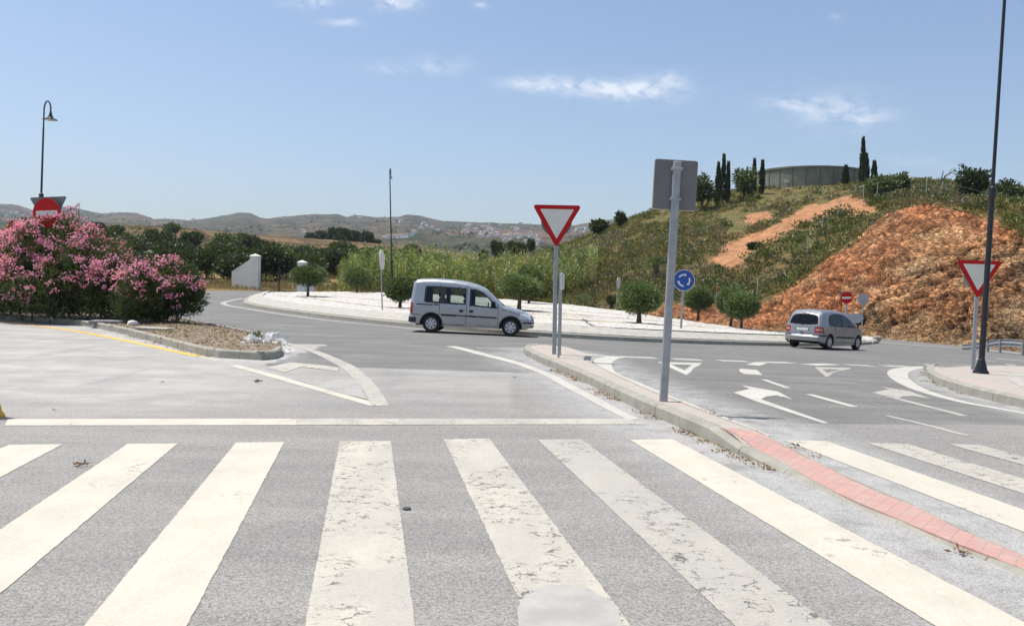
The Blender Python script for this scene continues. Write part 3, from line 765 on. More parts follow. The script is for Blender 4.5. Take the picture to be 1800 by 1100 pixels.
def ring(name, outer, inner, mat):
    A = W(outer)[:, :2]; B = W(inner)[:, :2]; n = len(A); V = np.r_[A, B]; V = np.c_[V, gz(V[:, 0], V[:, 1]) + LIFT]
    F = [(i, (i + 1) % n, n + (i + 1) % n, n + i) for i in range(n)]
    me = fast_mesh(name, V, F, [mat], smooth=False)
    if me.polygons[0].normal.z < 0: me.flip_normals()
    tag(link(name, me), kind='structure')
ring('yield_triangle', [(1156, 636), (1234, 638), (1207, 659.5)], [(1180, 640.6), (1216, 641.3), (1203, 651)], PAINT_LINE)
ring('yield_triangle', [(1432, 645), (1498, 646.7), (1452, 662.5)], [(1446, 648.8), (1479, 649.6), (1454, 655.5)], PAINT_WORN)
stroke('road_mark', [(1323, 642), (1339, 637)], .3, PAINT_LINE); stroke('road_mark', [(1315, 649), (1318, 654), (1325, 658.5)], [.35, .4, .35], PAINT_LINE)
stroke('lane_dash', [(1342, 667), (1385, 682)], .12, PAINT_LINE); stroke('lane_dash', [(1422, 693), (1502, 715)], .13, PAINT_LINE); stroke('lane_dash', [(1560, 731), (1625, 746), (1700, 766)], .1, PAINT_WORN)
for poly, m in [([(1290, 690), (1318, 683.5), (1303, 677), (1328, 681.5), (1367, 688), (1393, 702), (1365, 695), (1347, 697), (1338, 702), (1458, 744), (1447, 744), (1330, 706)], PAINT_LINE),
                ([(1533, 690), (1562, 684.5), (1550, 680), (1575, 683.5), (1600, 688), (1636, 701), (1605, 696), (1587, 696.5), (1580, 700), (1703, 731), (1690, 731.5), (1572, 701)], PAINT_WORN)]:
    sheet('turn_arrow', [p[:2] for p in W(poly)], m)
# painted nose left of the lane
stroke('edge_line', [(410, 642), (470, 658), (540, 678), (610, 698), (662, 713)], [.2, .2, .19, .17], PAINT_FRESH)
stroke('edge_line', [(484, 597.5), (520, 608), (556, 619), (590, 634), (616, 648), (638, 668), (656, 690), (668, 713)], [.14, .2, .24, .28, .26, .24, .22], PAINT_WORN)
sheet('hatch_bar', [p[:2] for p in W([(468, 647), (510, 637), (556, 641), (596, 646), (594, 653), (530, 645), (500, 655)])], PAINT_MID, LIFT + .003)
sheet('hatch_bar', [p[:2] for p in W([(518, 667.5), (626, 667.5), (645, 702), (600, 692)])], PAINT_FAINT, LIFT + .003)
stroke('edge_line', [(-40, 563), (20, 567), (100, 577), (150, 585), (200, 594.5), (250, 605), (300, 616), (350, 626.5)], .17, PAINT_YELLOW)
stroke('edge_line', [(352, 627), (385, 634)], .17, PAINT_LINE)
stroke('edge_line', [(455, 523.5), (425, 525), (398, 530), (393, 534), (406, 538), (440, 543.5), (500, 553), (560, 561), (620, 567.5), (680, 573), (760, 581), (850, 588.5)], [.3, .3, .34, .34, .3, .26, .22, .2], PAINT_WORN)
stroke('edge_line', [(1672, 645), (1620, 645.5), (1590, 649), (1578, 655), (1581, 664), (1600, 677), (1632, 690), (1690, 706), (1750, 717), (1840, 734), (1960, 760)], [.42, .44, .46, .4, .3, .22, .18, .16, .16], PAINT_LINE)
stroke('edge_line', [(1545, 601), (1600, 605.5), (1660, 609.5), (1720, 614), (1800, 622), (1900, 634)], .35, PAINT_LINE)
stroke('road_mark', [(1713, 630), (1732, 633.5), (1750, 635)], .25, PAINT_WORN); stroke('road_mark', [(1748, 630.5), (1775, 632), (1810, 634.5)], .5, PAINT_WORN)
stroke('road_mark', [(1773, 640), (1790, 644)], .3, PAINT_WORN)

# ------------------------------------------------------------------ kerbed islands
def profile_loft(name, near, rows, mat, parent=None, joints=None):
    """rows: list of (n,3) point rows running side by side"""
    n = len(rows[0]); V = np.concatenate(rows); F = []
    for k in range(len(rows) - 1):
        F += [(k * n + i, k * n + i + 1, (k + 1) * n + i + 1, (k + 1) * n + i) for i in range(n - 1)]
    mats = mat if isinstance(mat, list) else [mat]; mi = None
    if joints: mi = [1 if (f[0] % n) in joints else 0 for f in F]
    me = fast_mesh(name, V, F, mats, smooth=False, midx=mi)
    return link(name, me, parent)

def resample(P, n):
    P = np.asarray(P, float); s = np.r_[0, np.cumsum(np.linalg.norm(np.diff(P, axis=0), axis=1))]
    t = np.linspace(0, s[-1], n); return np.c_[[np.interp(t, s, P[:, k]) for k in range(P.shape[1])]].T

def kerb_line(pts, closed=False, block=.5):
    """stations along a kerb: blocks with thin joints between; returns points and the set of joint segments"""
    L = smooth_line(pts, 5); s = np.r_[0, np.cumsum(np.linalg.norm(np.diff(L, axis=0), axis=1))]
    t = []; j = set(); x = 0
    while x < s[-1] - block:
        t += [x, x + block - .012]; j.add(len(t) - 1); x += block
    t += [x, s[-1]]
    return np.c_[np.interp(t, s, L[:, 0]), np.interp(t, s, L[:, 1])], j

def inward(L, side):
    t = np.gradient(L, axis=0); t /= np.linalg.norm(t, axis=1)[:, None] + 1e-9
    return np.c_[-t[:, 1], t[:, 0]] * side

def kerb(name, line, side, h, width, parent=None, block=.5, mats=None, hfun=None):
    L, j = kerb_line(line, block=block); nn = inward(L, side); H = h if hfun is None else hfun(L)
    jit = np.repeat(rng.random(len(L) // 2 + 1), 2)[:len(L)] * .012
    def row(off, z): q = L + nn * off; return np.c_[q, gz(L[:, 0], L[:, 1]) + z]
    rows = [row(jit * 0, -.05 + 0 * jit if hfun is None else -.05 + 0 * H)] if False else []
    off = [0.0, .012, .035, width - .01, width]; zz = [-.06, None, None, None, None]
    rows = [np.c_[L + nn * jit[:, None], gz(L[:, 0], L[:, 1]) - .06],
            np.c_[L + nn * (jit[:, None] + .012), gz(L[:, 0], L[:, 1]) + H - .03],
            np.c_[L + nn * (jit[:, None] + .04), gz(L[:, 0], L[:, 1]) + H],
            np.c_[L + nn * width, gz(L[:, 0], L[:, 1]) + H],
            np.c_[L + nn * (width + .004), gz(L[:, 0], L[:, 1]) - .06]]
    if side > 0: pass
    o = profile_loft(name, L, rows, mats or [KERB, KERB_JOINT], parent, j)
    return o

def fix_normals(o):
    import bmesh
    bm = bmesh.new(); bm.from_mesh(o.data); bmesh.ops.recalc_face_normals(bm, faces=bm.faces); bm.to_mesh(o.data); bm.free()

# planter: kerb right round its end, soil inside
def build_planter():
    line = W(PLANTER_NEAR + PLANTER_TIP + PLANTER_FAR)[:, :2]
    o = kerb('planter_kerb', line, 1, .17, .14); fix_normals(o); tag(o, kind='structure')
    near = resample(W(PLANTER_NEAR + PLANTER_TIP[:2])[:, :2], 60); far = resample(W([PLANTER_TIP[3]] + PLANTER_FAR)[:, :2][::-1], 60)
    rows = []
    for t in np.linspace(.012, .988, 26):
        q = near * (1 - t) + far * t; hh = .11 + .10 * math.sin(math.pi * t)
        P = np.c_[q, gz(q[:, 0], q[:, 1]) + hh]; P[:, 2] += (fbm(P * 3, 4, 2) - .5) * .14 * math.sin(math.pi * t); rows.append(P)
    s = profile_loft('planter_soil', None, rows, SOIL); fix_normals(s)
    s.data.polygons.foreach_set('use_smooth', np.ones(len(s.data.polygons), bool)); tag(s, kind='structure')
build_planter()

_ax = (gnd(1467, 875) - gnd(1261, 782))[:2]; _ax = _ax / np.linalg.norm(_ax)
_s0, _s1 = gnd(1258, 781)[:2] @ _ax, gnd(1335, 815)[:2] @ _ax
def med_h(L):
    """kerb height along the median: full, then dropped at the crossing"""
    return .03 + .125 * sstep(-_s1, -_s0, -np.asarray(L)[:, :2] @ _ax)
def on_median(pts):
    out = []
    for px, py in pts:
        h = .1
        for _ in range(12): q = gnd(px, py, h); h = .5 * h + .5 * float(med_h(q[None])[0])
        out.append(q[:2])
    return np.array(out)

def build_median():
    n0, f0 = W(MED_NEAR)[:, :2], on_median(MED_FAR)
    hf = med_h
    kn = kerb('median_kerb', np.r_[W([(990, 616.3), (960, 614.6), (938, 614.6), (925, 616.5), (919.5, 619.5), (922, 624)])[:, :2], n0[1:]], 1, .15, .16, hfun=hf, block=.8); fix_normals(kn); tag(kn, kind='structure')
    kf = kerb('median_kerb', f0[2:], -1, .15, .07, hfun=hf, block=.8); fix_normals(kf); tag(kf, kind='structure')
    n = 90; A = smooth_line(n0); B = smooth_line(f0)
    ys = np.linspace(min(A[0, 1], B[0, 1]) + .18, max(A[-1, 1], B[-1, 1]) + .0, n)
    na = np.c_[np.interp(-ys, -A[:, 1], A[:, 0]), ys]; nb = np.c_[np.interp(-ys, -B[:, 1], B[:, 0]), ys]
    na[:, 0] += .1; nb[:, 0] -= .05
    nb[:, 0] = np.maximum(nb[:, 0], na[:, 0] + .02)
    rows = []
    for t in (0, .33, .66, 1):
        q = na * (1 - t) + nb * t; rows.append(np.c_[q, gz(q[:, 0], q[:, 1]) + hf(q) - .006])
    p = profile_loft('median_paving', None, rows, PAVING); fix_normals(p); tag(p, kind='structure')
    cp = np.r_[W([(1040, 636), (1010, 625), (990, 618.5), (960, 616), (940, 616), (928, 618), (924, 620.5), (930, 626)])[:, :2], n0[2:5] + np.array([.06, .02])]
    cm_ = bpy.data.meshes.new('median_nose'); cm_.from_pydata([(a[0], a[1], float(gz(a[0], a[1])) + .1475) for a in cp], [], [tuple(range(len(cp)))]); cm_.materials.append(PAVING)
    if cm_.polygons[0].normal.z < 0: cm_.flip_normals()
    tag(link('median_nose', cm_), kind='structure')
    # red knobbed strip through the crossing
    l = on_median([(1268, 752), (1318, 781), (1380, 817), (1440, 850), (1500, 879), (1580, 913), (1667, 949), (1800, 1001), (1930, 1055)])
    fl = resample(smooth_line(f0), 400); fn = inward(fl, -1); fi = fl + fn * .085
    L2 = resample(smooth_line(l), 90); R2 = []
    for q in L2:                                     # straight across the strip to the inner side of the far kerb
        d_ = (fi - q) @ _ax; R2.append(fi[np.argmin(np.abs(d_ - .03))])
    R2 = np.array(R2); k_ = np.linspace(0, 1, 90)[:, None]
    R2 = np.where(k_ < .06, L2 + (R2 - L2) * np.clip(.35 + k_ / .06 * .65, 0, 1), R2)
    rows = []
    for t, dz in [(0, -.04), (0, .004), (.5, .006), (1, .004), (1, -.04)]:
        q = L2 * (1 - t) + R2 * t; rows.append(np.c_[q, gz(q[:, 0], q[:, 1]) + hf(q) + dz])
    tp = profile_loft('tactile_paving', None, rows, TACTILE); fix_normals(tp); tag(tp, kind='structure')
    return hf
MED_H = build_median()

def build_refuge():
    n0, f0 = W(REF_NEAR)[:, :2], W(REF_FAR, .13)[:, :2]
    k = kerb('refuge_kerb', np.r_[[f0[0]], n0], 1, .16, .16, block=.8); fix_normals(k); tag(k, kind='structure')
    k = kerb('refuge_kerb', f0, -1, .16, .14, block=.8); fix_normals(k); tag(k, kind='structure')
    A, B = resample(n0, 60), resample(f0, 60); rows = []
    for t in np.linspace(.02, .98, 8):
        q = A * (1 - t) + B * t; rows.append(np.c_[q, gz(q[:, 0], q[:, 1]) + .152])
    p = profile_loft('refuge_paving', None, rows, PAVING); fix_normals(p); tag(p, kind='structure')
    q = W([(1768, 664), (1782, 656), (1800, 651), (1850, 650), (1900, 662), (1850, 690), (1800, 682), (1780, 672)], .156)
    me = bpy.data.meshes.new('refuge_slab'); me.from_pydata([(a[0], a[1], float(gz(a[0], a[1])) + .157) for a in q], [], [tuple(range(len(q)))]); me.materials.append(KERB_PALE)
    if me.polygons[0].normal.z < 0: me.flip_normals()
    tag(link('refuge_slab', me), kind='structure')
build_refuge()

# ------------------------------------------------------------------ roundabout: two-step kerb, sloped apron, mounded white gravel
ISL_NEAR = [(447, 520), (434, 526), (428, 532), (432, 537), (460, 543), (520, 552), (600, 562), (700, 572.5), (800, 581), (900, 588), (1000, 594), (1100, 599.5), (1200, 603.5), (1300, 606.5), (1400, 608.5), (1470, 608), (1520, 606), (1545, 603.5)]
ISL_BACK = [(455, 518, 58), (500, 514.5, 66), (560, 513.5, 72), (620, 513, 74), (700, 514, 72), (780, 518, 70), (850, 523, 67), (930, 529, 63), (1000, 535, 60), (1100, 547, 54), (1200, 561, 49), (1290, 576, 49.5), (1390, 589.5, 47), (1480, 597, 45.5), (1535, 601, 45)]
_near = W(ISL_NEAR); _back = np.array([at(*q) for q in ISL_BACK])
_isl_pts = [(p[0], p[1], p[2] + .42) for p in resample(smooth_line(_near[:, :2]), 40)[:, [0, 1]].tolist() and [tuple(q) + (float(gz(q[0], q[1])),) for q in resample(smooth_line(_near[:, :2]), 40)]]
_isl_pts += [tuple(p) for p in _back]
_isl = RBF(_isl_pts)
def island_z(x, y): return _isl(np.atleast_1d(np.asarray(x, float)), np.atleast_1d(np.asarray(y, float)))
def island_at(px, py):
    d = ray(px, py); t = 20
    while t < 90:
        p = EYE + d * t
        if p[2] < island_z(p[0], p[1])[0]: return np.array([p[0], p[1], float(island_z(p[0], p[1])[0])])
        t += .05
    return p

def build_roundabout():
    L, j = kerb_line(_near[:, :2], block=1.0); nn = inward(L, 1); z0 = gz(L[:, 0], L[:, 1]); n = len(L)
    if (nn[n // 2] @ (np.array([3, 50]) - L[n // 2])) < 0: nn = -nn
    rows = [np.c_[L, z0 - .05], np.c_[L + nn * .015, z0 + .13], np.c_[L + nn * .04, z0 + .15], np.c_[L + nn * .24, z0 + .155], np.c_[L + nn * .245, z0 + .185], np.c_[L + nn * 1.05, z0 + .40], np.c_[L + nn * 1.16, z0 + .42], np.c_[L + nn * 1.17, z0 + .2]]
    mats = [KERB, KERB_JOINT, KERB_PALE]
    V = np.concatenate(rows); F = []; mi = []
    for k in range(len(rows) - 1):
        for i in range(n - 1):
            F.append((k * n + i, k * n + i + 1, (k + 1) * n + i + 1, (k + 1) * n + i)); mi.append(1 if i in j else (2 if k >= 4 else 0))
    o = link('roundabout_kerb', fast_mesh('roundabout_kerb', V, F, mats, smooth=False, midx=mi)); fix_normals(o); tag(o, kind='structure')
    A = resample(smooth_line(L + nn * 1.1), 220); B = resample(smooth_line(_back[:, :2]), 220); m = 70
    tt = np.linspace(0, 1, m)[:, None, None]; Q = A[None] * (1 - tt) + B[None] * tt
    X, Y = Q[..., 0].ravel(), Q[..., 1].ravel(); Z = island_z(X, Y); Z += (fbm(np.c_[X, Y] / 1.3, 4, 4) - .5) * .07 + (vnoise(np.c_[X, Y, X * 0] * 5, 3) - .5) * .05
    tr = np.broadcast_to(tt[..., 0], Q.shape[:2]).ravel(); Z = np.where(tr < .001, island_z(X, Y), Z)
    # bands of bare soil run along the gravel
    u = np.broadcast_to(np.linspace(0, 1, 220)[None], Q.shape[:2]).ravel()
    soil = np.zeros(len(X))
    for c, w, a, b in [(.22, .035, .06, .6), (.46, .03, .12, .75), (.30, .06, .55, .95), (.55, .05, .5, .96), (.72, .03, .2, .9), (.12, .04, .8, .99)]:
        soil = np.maximum(soil, .8 * np.exp(-((tr - c - .06 * np.sin(u * 9)) / (w * .7)) ** 2) * sstep(a, a + .1, u) * (1 - sstep(b - .1, b, u)))
    for c in TREE_SPOTS:
        soil = np.maximum(soil, .95 * np.exp(-(((X - c[0] - .3) / 1.0) ** 2 + ((Y - c[1]) / .7) ** 2)))
    I = np.arange(m * 220).reshape(m, 220); F = np.stack([I[:-1, :-1], I[:-1, 1:], I[1:, 1:], I[1:, :-1]], -1).reshape(-1, 4)
    # close the far side down to the ground
    last = I[-1]; k = len(X); sk = np.c_[X[last], Y[last], gz(X[last], Y[last]) - .1]
    F = np.r_[F, [(last[i], last[i + 1], k + i + 1, k + i) for i in range(219)]]
    o = link('roundabout_gravel', fast_mesh('roundabout_gravel', np.r_[np.c_[X, Y, Z], sk], F, [GRAVEL], attrs={'soil': np.r_[soil, np.ones(220)]})); fix_normals(o); tag(o, kind='structure')

OLIVES = [(541, 521, 467, 58, 1), (627, 514, 469, 42, 0), (703, 541, 490, 44, 0), (722, 524, 494, 40, 2), (912, 545, 483, 70, 0), (930, 533, 466, 44, 0), (1123, 568, 497, 66, 0), (1227, 559, 505, 48, 0), (1303, 577, 514, 54, 0), (1284, 571, 504, 44, 0)]
TREE_SPOTS = [island_at(a[0], a[1]) for a in OLIVES]
build_roundabout()
# small end of the splitter island behind the silver car
_q = W([(1462, 596), (1500, 594), (1532, 595.5), (1546, 599), (1538, 603.5), (1500, 604), (1462, 604)])
_m = MB(); _n = len(_q); _m.add(np.r_[[(p[0], p[1], p[2] - .05) for p in _q], [(p[0] * .999 + _q[:, 0].mean() * .001, p[1], p[2] + .16) for p in _q]], [tuple(range(_n, 2 * _n))] + [(i, (i + 1) % _n, _n + (i + 1) % _n, _n + i) for i in range(_n)])
_o = _m.build('splitter_island', KERB_PALE); fix_normals(_o); tag(_o, kind='structure')
#PART3
# ------------------------------------------------------------------ signs
def upright(base_px, top_px, f=None, h=0.0, Y=None, yaw=0.0, z=None):
    """base point and the (slightly leaning) frame of a post; local -y looks at the viewer before the yaw"""
    if Y is not None:
        b = at(*base_px, Y)
        if z is not None: b[2] = z
    else: b = f(*base_px) if f else gnd(*base_px, h)
    t = at(*top_px, b[1]); zax = Vector(t - b).normalized()
    y = Vector((0, 1, 0)); x = y.cross(zax).normalized(); y = zax.cross(x).normalized()
    M3 = Matrix((x, y, zax)).transposed() @ Matrix.Rotation(yaw, 3, 'Z')
    return b, M3, float(np.linalg.norm(t - b))

def rounded(poly, r, n=6):
    out = []; P = [np.array(p, float) for p in poly]; m = len(P)
    for i in range(m):
        a, b, c = P[i - 1], P[i], P[(i + 1) % m]; u = (a - b) / np.linalg.norm(a - b); v = (c - b) / np.linalg.norm(c - b)
        ang = math.acos(np.clip(u @ v, -1, 1)); d = r / math.tan(ang / 2); p0, p1 = b + u * d, b + v * d; bis = (u + v) / np.linalg.norm(u + v)
        ctr = b + bis * r / math.sin(ang / 2); a0 = math.atan2(*(p0 - ctr)[::-1]); a1 = math.atan2(*(p1 - ctr)[::-1]); da = (a1 - a0 + math.pi) % (2 * math.pi) - math.pi
        out += [tuple(ctr + r * np.array([math.cos(a0 + da * k / n), math.sin(a0 + da * k / n)])) for k in range(n + 1)]
    return out

def disc_poly(r, cz, n=40, cx=0): return [(cx + r * math.cos(t), cz + r * math.sin(t)) for t in np.linspace(0, 2 * math.pi, n + 1)[:-1]]

def post(root, h, w=.09, d=.05, mat=GALV, cap=True):
    m = MB(); m.box((-w / 2, -d / 2, -.06), (w / 2, d / 2, h), .008)
    o = m.build('pole', mat, root, smooth=True, sharp=30)
    return o

def clamps(root, zs, w=.11, d=.05):
    for z in zs:
        m = MB(); m.box((-w / 2 - .01, -d / 2 - .008, z - .02), (w / 2 + .01, d / 2 + .008, z + .02), .004)
        m.build('clamp', GALV, root)

def tri_poly(w, ztop, r=.045):
    h = w * math.sqrt(3) / 2
    return rounded([(-w / 2, ztop), (w / 2, ztop), (0, ztop - h)], r)

def tri_plate(root, w, ztop, y, face=-1, back=SIGN_BACK):
    """give-way triangle; face -1 looks along local -y, +1 along local +y"""
    T = tri_poly(w, ztop); ins = tri_poly(w * .69, ztop - w * .083, .012)
    m = MB(); m.prism(T, y - .012, y + .012); pl = m.build('sign_plate', back, root)
    m = MB(); e = y + face * .0125; a, b = sorted((e, e + face * .002)); m.prism(T, a, b); m.build('red_border', SIGN_RED, pl)
    m = MB(); e = y + face * .0155; a, b = sorted((e, e + face * .002)); m.prism(ins, a, b); m.build('white_panel', SIGN_WHITE, pl)
    return pl

def round_plate(root, r, cz, y, face=-1, back=SIGN_BACK, kind='back', cx=0):
    C = disc_poly(r, cz, cx=cx); m = MB(); m.prism(C, y - .012, y + .012); pl = m.build('sign_plate', back, root)
    e = y + face * .0125
    if kind == 'entry':
        a, b = sorted((e, e + face * .002)); m = MB(); m.prism(C, a, b); m.build('red_disc', SIGN_RED, pl)
        a, b = sorted((e + face * .003, e + face * .005)); m = MB(); m.prism(rounded([(-r * .76, cz - r * .17), (r * .76, cz - r * .17), (r * .76, cz + r * .17), (-r * .76, cz + r * .17)], .01), a, b); m.build('white_bar', SIGN_WHITE, pl)
    if kind == 'roundabout':
        a, b = sorted((e, e + face * .002)); m = MB(); m.prism(C, a, b); m.build('white_rim', SIGN_WHITE, pl)
        a, b = sorted((e + face * .003, e + face * .005)); m = MB(); m.prism(disc_poly(r * .945, cz), a, b); m.build('blue_disc', SIGN_BLUE, pl)
        a, b = sorted((e + face * .006, e + face * .008)); am = MB()
        for k in range(3):                               # three white arrows chasing round the ring
            a0 = R(150) - k * R(120); a1 = a0 - R(66); q = []
            R0, R1 = r * .45, r * .60
            ts = np.linspace(a0, a1, 14)
            q += [(R1 * math.cos(t), R1 * math.sin(t)) for t in ts]
            am_ = .5 * (R0 + R1); hd = a1 - R(20)
            q += [(r * .70 * math.cos(a1), r * .70 * math.sin(a1)), (am_ * math.cos(hd), am_ * math.sin(hd)), (r * .36 * math.cos(a1), r * .36 * math.sin(a1))]
            q += [(R0 * math.cos(t), R0 * math.sin(t)) for t in ts[::-1]]
            q = [(p[0], p[1] + cz) for p in q][::-1]
            am.prism(q, a, b)
        am.build('arrow_ring', SIGN_WHITE, pl)
    return pl

# give-way sign at the nose of the median, back of a no-entry disc behind it
def yield_sign(base, top, ground_h, w, label, yaw, discr, discdrop, back):
    b, M3, L = upright(base, top, h=ground_h, yaw=yaw)
    t = empty('yield_sign', b, label, 'road sign', 'give way signs facing the side road', M3)
    post(t, L - .02); tri_plate(t, w, L, -.045)
    round_plate(t, discr, L - discdrop, .045, 1, back); clamps(t, [L - .16, L - .45])
    return t
yield_sign((974, 622), (979, 361), .155, 1.05, 'red bordered give way triangle standing at the nose of the narrow median', R(2), .33, .335, SIGN_BACK)
yield_sign((1710, 649), (1720, 458), .155, 1.07, 'give way triangle with a pale clean face beside the black lamp post', R(-7), .32, .37, SIGN_BACK_LIGHT)

# large sign seen from behind
b, M3, L = upright((1166, 705), (1191, 281), h=.15, yaw=R(2))
t = empty('rectangular_sign', b, 'big grey back of a rectangular sign on a leaning square pole', 'road sign', None, M3)
post(t, L - .02, .1, .06)
m = MB(); m.prism(rounded([(-.275, L - .63), (.275, L - .63), (.275, L), (-.275, L)], .03), 0.036, .062)
pl = m.build('sign_plate', SIGN_BACK, t)
m = MB(); m.prism(rounded([(-.283, L - .638), (.283, L - .638), (.283, L + .008), (-.283, L + .008)], .035), .0625, .071); m.build('white_panel', SIGN_WHITE, pl)
clamps(t, [L - .12, L - .5], .12, .075)

# blue roundabout sign on the island
b, M3, L = upright((1197, 577), (1203, 474), f=island_at, yaw=R(-3))
t = empty('roundabout_sign', b, 'round blue sign with three white arrows chasing in a ring', 'road sign', None, M3)
post(t, L - .1, .09, .05); rr_ = 18.8 / FPX * b[1] ; round_plate(t, rr_, L - rr_, -.045, -1, SIGN_BACK, 'roundabout'); clamps(t, [L - .25, L - .6])

# no-entry sign standing in the oleander
def entry_sign(b, M3, L, r, w, drop, label, cat='road sign', face_back=SIGN_BACK):
    t = empty('no_entry_sign', b, label, cat, 'no entry signs', M3)
    post(t, L - .05); round_plate(t, r, L - r - drop, -.05, -1, SIGN_BACK, 'entry'); tri_plate(t, w, L, .05, 1, face_back); clamps(t, [L - .2, L - .6])
    return t
b, M3, L = upright((92, 560), (83, 346), Y=27.9, z=.12, yaw=R(-6))
entry_sign(b, M3, L, .485, 1.3, .05, 'red no entry disc half hidden by pink oleander flowers')
b, M3, L = upright((1489, 600), (1487.5, 513), Y=45, z=float(gz(17.6, 45)), yaw=R(-8))
entry_sign(b, M3, L, .31, .72, .0, 'red no entry disc on a post behind the silver people carrier')

def round_sign(base, top, r, yaw, label, f=None, Y=None, z=None, back=SIGN_BACK_LIGHT, front=SIGN_WHITE, name='round_sign', group=None):
    b, M3, L = upright(base, top, f=f, Y=Y, z=z, yaw=yaw)
    t = empty(name, b, label, 'road sign', group, M3)
    m = MB(); m.cyl((0, 0, -.05), (0, 0, L - .02), .03, n=12); m.build('pole', GALV, t, smooth=True)
    C = disc_poly(r, L - r); m = MB(); m.prism(C, -.055, -.035); pl = m.build('sign_plate', back, t)
    m = MB(); m.prism(C, -.058, -.0555); m.build('sign_face', front, pl)
    m = MB(); m.box((-.03, -.034, L - r - .04), (.03, .034, L - r + .04)); m.build('clamp', GALV, t)
    return t
round_sign((672, 545), (669, 439), .45, R(83), 'tall round sign turned edge on among the olives beside the van', f=island_at)
round_sign((1083, 543), (1087, 487), .4, R(64), 'small round sign turned edge on between spiky bush and olive', f=island_at)
b = at(1515, 600, 45.5); b[2] = float(gz(b[0], b[1]))
round_sign((1514, 600), (1518, 516), .3, R(176), 'pale grey back of a round sign against the rocky cutting', Y=45.5, z=b[2])
b = at(1258, 551, 56); round_sign((1258, 551), (1260, 502), .26, R(74), 'thin red sign turned edge on above the red earth bank', Y=60, z=float(terrain(at(1258, 551, 60)[0], 60)), front=SIGN_RED, back=SIGN_RED)
round_sign((20, 560), (24, 387), .3, R(68), 'dark red sign turned edge on at the left border above oleander', Y=33, z=.1, front=SIGN_RED, back=SIGN_BACK)

# arrow-shaped direction board seen from behind
z0 = float(gz(at(1500, 600, 44)[0], 44))
b, M3, L = upright((1492, 601), (1493, 551), Y=44, z=z0, yaw=0)
t = empty('direction_sign', b, 'grey back of an arrow ended direction board behind the people carrier', 'road sign', None, M3)
for x in (-.25, .3):
    m = MB(); m.box((x - .03, -.03, -.05), (x + .03, .03, L - .03)); m.build('post', GALV, t)
m = MB(); m.prism(rounded([(-.75, L - .48), (.5, L - .48), (.74, L - .24), (.5, L), (-.75, L)], .02), -.06, -.035); pl = m.build('sign_plate', SIGN_BACK_LIGHT, t)
for zz in (L - .1, L - .36): m = MB(); m.box((-.7, -.034, zz - .02), (.55, -.03, zz + .02)); m.build('stiffener', ALU, pl)

# direction board seen edge on at the median nose, on two thin posts
b, M3, L = upright((983, 626), (986, 480), h=.155, yaw=R(84))
t = empty('direction_sign', b, 'narrow white direction board seen edge on beside the give way triangle', 'road sign', None, M3)
for x in (-.32, .32):
    m = MB(); m.box((x - .025, -.02, -.06), (x + .025, .02, L - .01), .004); m.build('post', GALV, t)
m = MB(); m.box((-.6, -.05, L - .34), (.6, -.022, L), .005); pl = m.build('sign_plate', ALU, t)
m = MB(); m.box((-.59, -.053, L - .33), (.59, -.0505, L - .01)); m.build('white_panel', SIGN_WHITE, pl)

# ------------------------------------------------------------------ street lamps
def lamp(b, M3, H, label, r=.07, yaw=0, base=True, mat=LAMP_GREEN, collar=3.9, hs=1.0):
    t = empty('street_lamp', b, label, 'street lamp', 'swan neck street lamps', M3 @ Matrix.Rotation(yaw, 3, 'Z'))
    m = MB(); m.lathe([(r * 1.35, -.05), (r * 1.3, collar * .02), (r, collar * .05), (r * .92, collar), (r * .62, collar + .02), (r * .5, H - 1.2)], 18); m.build('pole', mat, t, smooth=True)
    m = MB(); m.lathe([(r * 1.02, collar - .12), (r * 1.3, collar - .1), (r * 1.3, collar + .12), (r * .62, collar + .16)], 18); m.build('collar', mat, t, smooth=True)
    if base:
        m = MB(); m.lathe([(.165, 0), (.165, .025), (.14, .035), (.082, .26), (.075, .3), (r, .31)], 20)
        for k in range(4):
            a = k * math.pi / 2 + .5; m.cyl((.15 * math.cos(a), .15 * math.sin(a), .02), (.15 * math.cos(a), .15 * math.sin(a), .06), .014, n=6)
        m.build('base_cone', mat, t, smooth=True)
    a = .19; v_ = .42; P = [(0, 0, H - 1.25)] + [(a - a * math.cos(k), 0, H - v_ + v_ * math.sin(k)) for k in np.linspace(0, math.pi, 16)] + [(2 * a, 0, H - v_ - .12)]
    m = MB(); m.tube(P, r * .42, 8); m.build('swan_neck', mat, t, smooth=True)
    m = MB(); z = H - v_ - .1; o = (2 * a, 0, 0)
    m.lathe([(.03, z + .05), (.05 * hs, z + .02), (.06 * hs, z - .08), (.10 * hs, z - .2), (.15 * hs, z - .28), (.30 * hs, z - .34), (.31 * hs, z - .37), (.28 * hs, z - .365), (.14 * hs, z - .3)], 24, o)
    sh = m.build('lamp_shade', mat, t, smooth=True)
    m = MB(); m.lathe([(.235 * hs, z - .35), (.22 * hs, z - .39), (.13 * hs, z - .42), (.01, z - .43)], 20, o); m.build('lens', CLEAR_LENS, sh, smooth=True)
    m = MB(); m.box((-.12, -.015, z - .33), (2 * a - .2, .015, z - .31)); m.build('bracket', mat, t)
    return t
b, M3, L = upright((1724, 656), (1766.5, -10), h=.155)
lamp(b, M3, 11, 'black lamp post with a conical foot on the right hand refuge', .062, R(20), True, BLACK_PAINT, 3.95)
b, M3, L = upright((66, 545), (78, 178), Y=41, z=float(gz(-22.8, 41)))
lamp(b, M3, L, 'swan neck street lamp with bell shade rising above the oleander', .08, R(-14), True, LAMP_GREEN, 5.3)
b, M3, L = upright((690.5, 496), (685, 296), Y=79, z=float(gz(-11, 79)) + .05)
lamp(b, M3, L, 'thin dark street lamp seen edge on rising from the green canes', .105, R(84), True, LAMP_GREEN, 3.9, .5)

